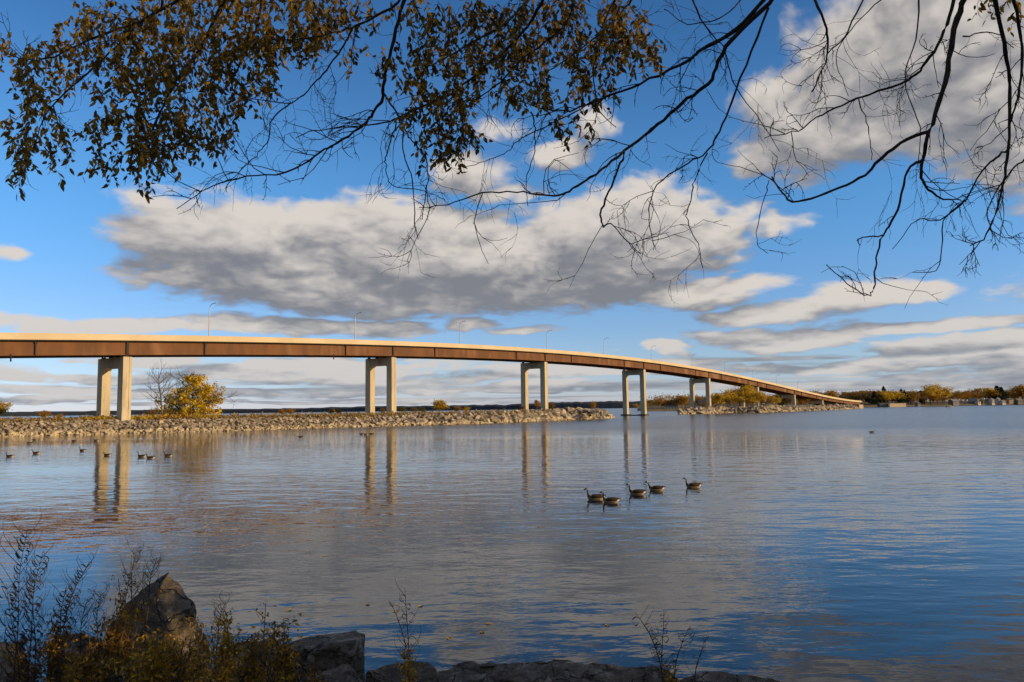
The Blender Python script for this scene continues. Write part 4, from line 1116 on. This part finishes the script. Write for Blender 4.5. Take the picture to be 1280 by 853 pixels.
WD = [(14, 880, 664, 20, 8.2, 1, 'dark curled weed at the left edge, its tip bent right', 1), (30, 880, 690, 24, 8.0, 2, 'dark curled weed second from the left edge', 1), (22, 890, 730, -14, 7.9, 3, 'dark curled weed leaning left at the left edge', 1), (62, 880, 702, 50, 8.3, 4, 'dry feathery weed leaning right over the water', 1),
      (70, 880, 735, 12, 8.1, 5, 'shorter dry weed between the curled ones', 1), (160, 800, 690, 10, 8.9, 6, 'fine dry grass rising behind the tall golden shrub', 0), (180, 800, 698, 16, 8.9, 7, 'fine dry grass leaning right beside the pointed boulder', 0), (118, 850, 742, 8, 8.5, 8, 'thin pale weed left of the tall golden shrub', 0),
      (268, 830, 752, 14, 8.8, 9, 'thin weed twig above the middle of the clump', 0), (512, 870, 735, -6, 9.6, 10, 'thin leafless weed standing alone at the water', 1), (512, 850, 752, -24, 9.65, 11, 'thin weed leaning left beside the lone upright one', 0),
      (828, 860, 762, 2, 10.4, 12, 'thin upright weed on the long low rock', 1), (832, 862, 766, -38, 10.4, 13, 'thin weed leaning left on the long low rock', 1), (842, 862, 782, 20, 10.4, 14, 'short weed leaning right on the long low rock', 1), (868, 866, 798, 14, 10.5, 15, 'sparse weed above the thin waterline slab', 0),
      (40, 880, 715, 4, 8.1, 16, 'dark curled weed third from the left edge', 1), (95, 870, 750, 14, 8.4, 17, 'dry weed in front of the pale rock', 0), (346, 870, 800, -46, 8.0, 18, 'pale bent stalk crossing the right of the clump', 0)]
for px, a_, b_, ln, Y, sd_, lab, cu in WD: weed(px, a_, b_, ln, Y, sd_, lab, bool(cu))

# leaves floating on the water and lying on the rock
for j, (px, py, lab) in enumerate(((492, 764, 'small yellow leaf floating left of the lone weed'), (523, 759, 'yellow leaf floating right of the lone weed'), (606, 780, 'yellow leaf floating on the dark blue patch of water'), (603, 792, 'small yellow leaf floating nearest the long rock'),
                                  (760, 783, 'ochre leaf floating left of the weeds on the long rock'), (365, 762, 'brown leaf floating above the flat-topped boulder'), (560, 797, 'tiny yellow leaf floating in mid reflection'), (462, 757, 'tiny brown leaf floating left of the others'))):
    mb = MB(); rnd = random.Random(j); leaf_shape(mb, Vector(), Vector((1, .3, 0)), Vector((0, 0, 1)), .17, .11, .1); p = gp(px, py)
    o = mb.build('fallen_leaf', M['gold']); o.location = (p.x, p.y, .012); o.rotation_euler.z = rnd.uniform(0, 6); tag(o, lab, 'leaf', 'fallen leaves on the water')

# ------------------------------------------------------------------ overhanging tree
tree = empty('overhanging_tree', (2.0, -3.0, bank_h(2, -3)), 0, 'dark overhanging tree whose branches and brown-gold leaves fill the top of the picture', 'tree')
TP = Matrix.Translation(-tree.location)


def tp(o): o.matrix_parent_inverse = TP; return o


BR = [  # photo polyline, depth at start and end, width px at start and end, twig density
    ([(509, -14), (496, 36), (480, 102), (478, 124), (465, 142), (454, 156), (422, 178), (401, 190), (357, 216), (296, 223), (252, 240), (221, 262)], 5.2, 6.6, 5.5, 1.0, 1),
    ([(509, -10), (487, 11), (444, 33), (430, 37), (391, 48), (333, 51), (306, 54)], 5.2, 5.8, 4, 1.2, .8),
    ([(440, 36), (430, 56), (408, 88), (388, 109), (364, 128), (316, 124), (279, 112)], 5.5, 6.3, 3, 1, 1),
    ([(364, 128), (340, 150), (335, 177), (320, 194), (293, 221), (270, 230)], 5.9, 6.5, 2, .8, 1),
    ([(511, -8), (534, 40), (556, 80), (574, 109), (583, 125)], 5.2, 5.6, 3, 1, .6),
    ([(672, -12), (633, 29), (582, 58), (556, 73), (530, 86)], 4.8, 5.2, 4, 1.2, .6),
    ([(690, -16), (672, 11), (654, 40), (611, 80), (571, 113), (527, 134), (494, 149), (454, 158), (400, 162), (370, 172)], 4.7, 5.9, 5, 1, 1),
    ([(722, -12), (712, 18), (698, 40), (654, 73), (618, 109), (582, 134), (548, 150)], 4.7, 5.3, 4, 1, .8),
    ([(480, 118), (498, 145), (509, 167), (520, 182), (533, 200), (534, 232), (527, 276)], 5.4, 5.9, 2.6, 1, .6),
    ([(496, 153), (485, 189), (482, 207), (491, 232), (527, 238), (556, 250)], 5.5, 5.9, 2, .8, .8),
    ([(504, 162), (505, 193), (516, 225), (518, 276), (523, 300)], 5.5, 5.8, 2, 1.1, .5),
    ([(966, -10), (921, 36), (877, 62), (860, 76), (800, 105), (749, 125), (712, 138), (676, 136), (651, 127)], 4.6, 5.6, 6, 1.2, 1),
    ([(975, -14), (961, 4), (908, 58), (890, 98), (860, 124), (821, 156), (781, 189), (745, 218), (716, 236), (694, 245), (654, 240), (603, 242), (560, 256), (523, 260)], 4.5, 6.0, 6.5, 1, 1),
    ([(780, 191), (767, 225), (752, 263), (754, 284), (763, 280), (785, 302), (800, 318)], 5.2, 5.6, 3.4, 1, .9),
    ([(961, 9), (926, 98), (903, 156), (886, 187), (860, 204), (821, 232), (811, 269), (818, 309)], 4.6, 5.5, 3.4, 1, .8),
    ([(883, 192), (869, 225), (863, 250), (859, 276), (872, 305), (879, 334)], 5.0, 5.4, 2, .9, .6),
    ([(1015, -10), (1033, 36), (1033, 71), (1015, 116)], 4.3, 4.6, 4, 1.6, 1.4),
    ([(1083, -10), (1053, 49), (1033, 67)], 4.4, 4.6, 2.4, 1.2, .8),
    ([(1195, -10), (1180, 40), (1157, 78), (1135, 100), (1073, 123), (1028, 143), (997, 163), (955, 172)], 4.3, 5.2, 5, 1, 1.1),
    ([(1210, -14), (1193, 36), (1182, 102), (1162, 165), (1153, 200), (1153, 227), (1175, 247), (1200, 250)], 4.1, 4.8, 8.5, 1.6, 1),
    ([(1161, 163), (1117, 185), (1082, 218), (1042, 238), (997, 252), (979, 243), (964, 221)], 4.4, 5.0, 4.5, 1.8, .5),
    ([(1154, 200), (1135, 214), (1122, 263), (1104, 294), (1095, 330), (1093, 356), (1084, 370), (1059, 354), (1033, 332)], 4.5, 5.0, 3.6, 1.1, .5),
    ([(1240, -12), (1255, 53), (1262, 111), (1260, 187), (1251, 241), (1233, 294), (1213, 307)], 4.1, 4.8, 6, 1.4, 1.1),
    ([(1264, -12), (1278, 58), (1273, 120), (1262, 156)], 4.1, 4.4, 4.5, 2.4, 1),
    ([(1260, 187), (1242, 200), (1224, 218), (1206, 250), (1180, 276), (1174, 334), (1140, 341)], 4.5, 5.1, 3, .9, .9),
    ([(1206, 250), (1175, 275), (1144, 276), (1117, 312)], 4.7, 5.2, 2, .8, .8),
    ([(1104, 294), (1074, 298), (1074, 306)], 4.8, 4.9, 2, 1.2, 1.2),
    ([(1300, 120), (1286, 190), (1262, 215), (1235, 262), (1240, 290)], 4.3, 4.7, 3, 1, 1),
    ([(286, -12), (252, 58), (221, 99), (201, 139), (184, 177), (182, 200)], 5.4, 6.0, 5.5, 1.2, .6),
    ([(235, -14), (218, 3), (177, 27), (146, 58), (100, 100), (60, 140), (40, 190)], 5.4, 6.3, 5, 1.1, .6),
    ([(205, -10), (190, 20), (116, 48), (61, 73), (34, 75), (5, 66)], 5.5, 6.3, 4, 1.1, .6),
    ([(330, -12), (318, 40), (300, 80), (290, 110), (320, 130)], 5.3, 5.7, 3.6, 1.1, .6),
    ([(775, -12), (750, 40), (742, 90), (748, 135), (770, 160)], 4.7, 5.0, 3.2, 1, .6),
    ([(800, -12), (776, 18), (740, 50), (700, 80), (668, 100)], 4.6, 5.1, 3.2, 1, .7),
    ([(745, 125), (700, 150), (652, 172), (634, 190), (612, 200), (580, 210)], 5.1, 5.5, 1.8, .8, .8),
    ([(664, 140), (668, 160), (668, 190), (658, 225), (660, 260)], 5.2, 5.5, 2, .9, .5),
    ([(860, -14), (880, 30), (905, 60)], 4.5, 4.6, 3, 1.4, 1.4), ([(935, -10), (905, 20), (860, 30), (830, 10)], 4.5, 4.7, 2.2, 1, 1.4), ([(1150, -10), (1145, 50), (1130, 100), (1150, 160), (1148, 210)], 4.4, 4.7, 2.2, .9, 1), ([(1110, -8), (1070, 30), (1045, 70), (1060, 120)], 4.5, 4.8, 1.8, .8, 1),
    ([(905, 60), (920, 110), (950, 150), (975, 190)], 4.8, 5.1, 1.8, .8, 1.2), ([(1205, 45), (1240, 40), (1268, 60)], 4.2, 4.3, 2, 1, 1.1),
    ([(1073, 125), (1085, 160), (1090, 200)], 4.7, 4.8, 1.6, .9, .8), ([(962, 225), (955, 250), (945, 300), (960, 318)], 5.0, 5.1, 1.4, .7, .5),
]
twigs = MB(); TW = []


def tw(pt, ang, L, wpx, Y, lev, rnd):
    """a twig drawn as a wandering path; ang in photo space (0 right, pi/2 down)"""
    n = 5; p = [pt]; a = ang; x, y = pt; yy = Y; Ys = [Y]
    bend = rnd.gauss(0, .16)
    for i in range(n):
        a += rnd.gauss(0, .17) + bend + (.07 if cos(a) > 0 else -.07)
        x += cos(a) * L / n; y += sin(a) * L / n; yy += rnd.gauss(0, .05); p.append((x, y)); Ys.append(yy)
    pts = [at(q1[0], q1[1], y_) for q1, y_ in zip(p, Ys)]
    r0 = max(.32, wpx * .5) / F * Y
    twigs.tube(pts, [r0 * (1 - .55 * i / n) for i in range(n + 1)], 3, cap=False)
    if lev < 2 and L > 16:
        for _ in range(rnd.randint(1, 3)):
            i = rnd.randint(1, n); tw(p[i], a + rnd.choice((-1, 1)) * rnd.uniform(.35, .9), L * rnd.uniform(.35, .7), wpx * .7, Ys[i], lev + 1, rnd)
    if lev < 2:
        for i in range(1, n):
            if rnd.random() < .3: tw_b = rnd.choice((-1, 1)) * .9; q2 = (p[i][0] + cos(a + tw_b) * 3, p[i][1] + sin(a + tw_b) * 3); twigs.tube([pts[i], at(q2[0], q2[1], Ys[i])], r0 * .5, 3, cap=False)


rnd = random.Random(77)
LIMBS = {0: [], 1: [], 2: [], 3: []}
for line, y0, y1, w0, w1, tdens in BR:
    P2 = spline([Vector((x, y, 0)) for x, y in line], 5); n = len(P2)
    pts = []; rad = []
    ph = rnd.uniform(0, 6)
    for i, p in enumerate(P2):
        f = i / (n - 1); Y = y0 + (y1 - y0) * f + .08 * sin(f * 7 + ph)
        jx, jy = rnd.gauss(0, .7), rnd.gauss(0, .7)
        pts.append(at(p.x + jx, p.y + jy, Y)); rad.append((w0 + (w1 - w0) * f ** .8) * .5 / F * Y * rnd.uniform(.9, 1.15))
    mb = MB(); mb.tube(pts, rad, 6)
    # buds and knots
    tp(mb.build('branch', M['bark'], tree, True))
    if line[0][1] < 0:
        LIMBS[0 if line[0][0] < 400 else 1 if line[0][0] < 850 else 2 if line[0][0] < 1120 else 3].append((pts[0], rad[0]))
    # twigs
    tot = sum((P2[i + 1] - P2[i]).length for i in range(n - 1)); m_ = int(tot / 17 * tdens * (.72 if line[0][0] > 850 else 1))
    for _ in range(m_):
        f = rnd.uniform(.12, 1); i = min(n - 2, int(f * (n - 1))); p = P2[i]; d = (P2[i + 1] - P2[i]); a = atan2(d.y, d.x) + rnd.choice((-1, 1)) * rnd.uniform(.4, 1.2)
        tw((p.x, p.y), a, rnd.choice((rnd.uniform(14, 40), rnd.uniform(35, 85))) * (1.1 if f > .3 else .8), min(1.6, w0 * .35), y0 + (y1 - y0) * f, 0, rnd)

# limbs above the frame join the branches to the trunk behind the camera
LJ = {0: Vector((-2.2, 3.2, 9.0)), 1: Vector((-.3, 2.6, 9.2)), 2: Vector((1.4, 2.2, 9.0)), 3: Vector((2.4, 2.0, 8.6))}
tk = Vector((2.0, -3.0, bank_h(2, -3) - .3)); crotch = Vector((1.9, -2.6, 6.6))
mb = MB(); mb.tube(spline([tk, tk + Vector((.1, 0, 1.5)), crotch + Vector((.1, -.2, -1.5)), crotch], 6), [.42 - .009 * i for i in range(19)], 12); tp(mb.build('trunk', M['bark'], tree, True))
for k_, J in LJ.items():
    mb = MB(); mb.tube(spline([crotch, crotch.lerp(J, .5) + Vector((0, 0, .6)), J, J + Vector((J.x * .35, 2.2, .2))], 6), [.16 - .007 * i for i in range(19)], 8); tp(mb.build('limb', M['bark'], tree, True))
    for p, r_ in LIMBS[k_]:
        s_ = J + (p - J) * .15
        mb = MB(); mid = J.lerp(p, .55) + Vector((0, -.1, .35)); mb.tube(spline([J, mid, p], 5), [r_ * 1.7 - r_ * .07 * i for i in range(11)], 6); tp(mb.build('branch', M['bark'], tree, True))

# leaves: clusters along drooping twigs, denser on the left
LEAFZ = [(330, 20, 110, 45, 110), (240, 30, 100, 55, 150), (160, 70, 75, 55, 120), (120, 40, 55, 40, 50), (60, 95, 40, 40, 45), (18, 62, 30, 22, 18), (35, 140, 24, 55, 44), (30, 200, 12, 30, 20), (72, 185, 16, 32, 20), (200, 120, 80, 50, 120), (170, 165, 65, 36, 72), (215, 170, 50, 25, 40),
         (140, 200, 26, 18, 12), (190, 205, 28, 32, 28), (265, 150, 28, 35, 34), (300, 90, 45, 50, 75), (355, 50, 50, 25, 45), (395, 20, 40, 28, 36), (335, 112, 14, 12, 6), (450, 15, 40, 18, 18), (455, 60, 24, 25, 8),
         (515, 80, 34, 30, 32), (560, 30, 60, 35, 55), (560, 95, 50, 40, 60), (545, 140, 40, 30, 38), (565, 165, 34, 26, 34), (545, 190, 28, 14, 16), (620, 40, 55, 40, 60), (640, 90, 55, 38, 62), (665, 120, 36, 16, 22), (690, 40, 45, 40, 42), (735, 75, 30, 45, 44), (735, 115, 24, 24, 20), (715, 160, 24, 14, 12), (780, 35, 34, 32, 44),
         (800, 60, 22, 22, 22), (770, 60, 30, 30, 24), (710, 8, 80, 14, 40), (1232, 4, 10, 6, 4), (1268, 8, 10, 14, 6), (590, 120, 40, 20, 20)]
leaves = []; foli = MB()


def emit_leaf(p, a, n, L, Wd, curl): leaves.append((p, a, n, L, Wd, curl))


def leafmid(px): return 5.2 if px > 480 else 5.8


for cx, cy, rx, ry, cnt in LEAFZ:
    for _ in range(int(cnt * (.92 if cy < 60 else .74))):
        a = rnd.uniform(0, 6.283); rr = sqrt(rnd.random()); x = cx + cos(a) * rr * rx; y = cy + sin(a) * rr * ry
        Y = leafmid(x) + rnd.gauss(0, .5) + (.5 if x < 100 else 0)
        L = rnd.uniform(18, 34); ang = pi / 2 + rnd.gauss(0, .45); n = 5; P_ = [at(x + cos(ang) * L * i / n + rnd.gauss(0, 1.2), y + sin(ang) * L * i / n - 8, Y) for i in range(n + 1)]
        twigs.tube(P_, [.0022, .002, .0018, .0016, .0013, .001], 3, cap=False)
        for i in range(n + 1):
            for _2 in range(rnd.choice((1, 1, 2, 2))):
                side = rnd.choice((-1, 1)); av = Vector((side * rnd.uniform(0, .9), rnd.gauss(0, .5), -rnd.uniform(.35, 1.1)))
                emit_leaf(P_[i] + Vector((0, rnd.gauss(0, .02), 0)), av, rv(rnd, .3), rnd.uniform(.032, .068) * Y / 5.3, rnd.uniform(.018, .033) * Y / 5.3, rnd.uniform(-.1, .5))
tp(tag(twigs.build('twigs', M['bark'], tree), kind='stuff'))
# more crown above and behind the frame: shades the near bank
rn2 = random.Random(3)
for _ in range(2600):
    c_ = Vector((rn2.uniform(-7.5, 7), rn2.uniform(-5, 4.5), rn2.uniform(8.0, 11.5)))
    if c_.y > 0 and (c_.z - CAMH) / c_.y < .95: continue
    for _2 in range(3): emit_leaf(c_ + rv(rn2) * .15, rv(rn2, -.6), rv(rn2, .5), .075, .04, .2)
near = sorted(range(len(leaves)), key=lambda i: (leaves[i][0] - Vector((0, 0, CAMH))).length / leaves[i][3] + (100 if leaves[i][0].y < 3.5 else 0) + (100 if (leaves[i][0].z - CAMH) / max(.1, leaves[i][0].y) > .5 else 0))
big_ = set(near[:300])
for i, lf in enumerate(leaves):
    if i in big_:
        mb = MB(); leaf_shape(mb, Vector(), *lf[1:]); o = mb.build('leaf', M['leaf'], tree); o.location = lf[0]; tp(o)
    else: leaf_shape(foli, *lf)
tp(tag(foli.build('foliage', M['leaf'], tree), kind='stuff'))

# trees of the near shore to the right of the camera: they shade the bank in the late sun
for j, (x, y, h_, lab) in enumerate(((17, -1.2, 10, 'tree'), (24, 1.0, 12, 'tree'), (15.5, -6, 11, 'tree'), (27, -6, 13, 'tree'), (31, .5, 13, 'tree'), (12, -3.5, 9, 'tree'), (20, -2.5, 12, 'tree'), (27, -1, 13, 'tree'), (41, -3, 12, 'tree'))):
    src = LIB['brown'][j % 3]; o = copy_tree(src); o.location = (x, y, bank_h(x, y) if y < 10 else 1); s = h_ / 10; o.scale = (s * 1.3, s * 1.3, s); o.rotation_euler.z = j * 1.3
    for kx in ('label', 'group'):
        if kx in o: del o[kx]
    tag(o, 'brown autumn tree on the near shore right of the viewer', 'tree', 'near shore trees right of the view')
for kx in LIB:
    for o in LIB[kx]:
        if o.name not in USED:
            for ch in list(o.children): bpy.data.objects.remove(ch)
            bpy.data.objects.remove(o)

# number alike trees by their place from the left
ORD = ('first', 'second', 'third', 'fourth', 'fifth', 'sixth', 'seventh', 'eighth', 'ninth', 'tenth', 'eleventh', 'twelfth', 'thirteenth', 'fourteenth', 'fifteenth', 'sixteenth', 'seventeenth', 'eighteenth', 'nineteenth', 'twentieth',
       'twenty-first', 'twenty-second', 'twenty-third', 'twenty-fourth', 'twenty-fifth', 'twenty-sixth', 'twenty-seventh', 'twenty-eighth', 'twenty-ninth', 'thirtieth', 'thirty-first', 'thirty-second', 'thirty-third', 'thirty-fourth', 'thirty-fifth', 'thirty-sixth', 'thirty-seventh', 'thirty-eighth')
byl = {}
for o in list(SC.objects):
    if o.parent is None and 'label' in o: byl.setdefault(o['label'], []).append(o)
for lab, os_ in byl.items():
    if len(os_) > 1:
        os_.sort(key=lambda o: o.location.x / max(1e-3, o.location.y) if o.location.y > 5 else o.location.x)
        for o, w in zip(os_, ORD): o['label'] = w + ' from the left: ' + lab
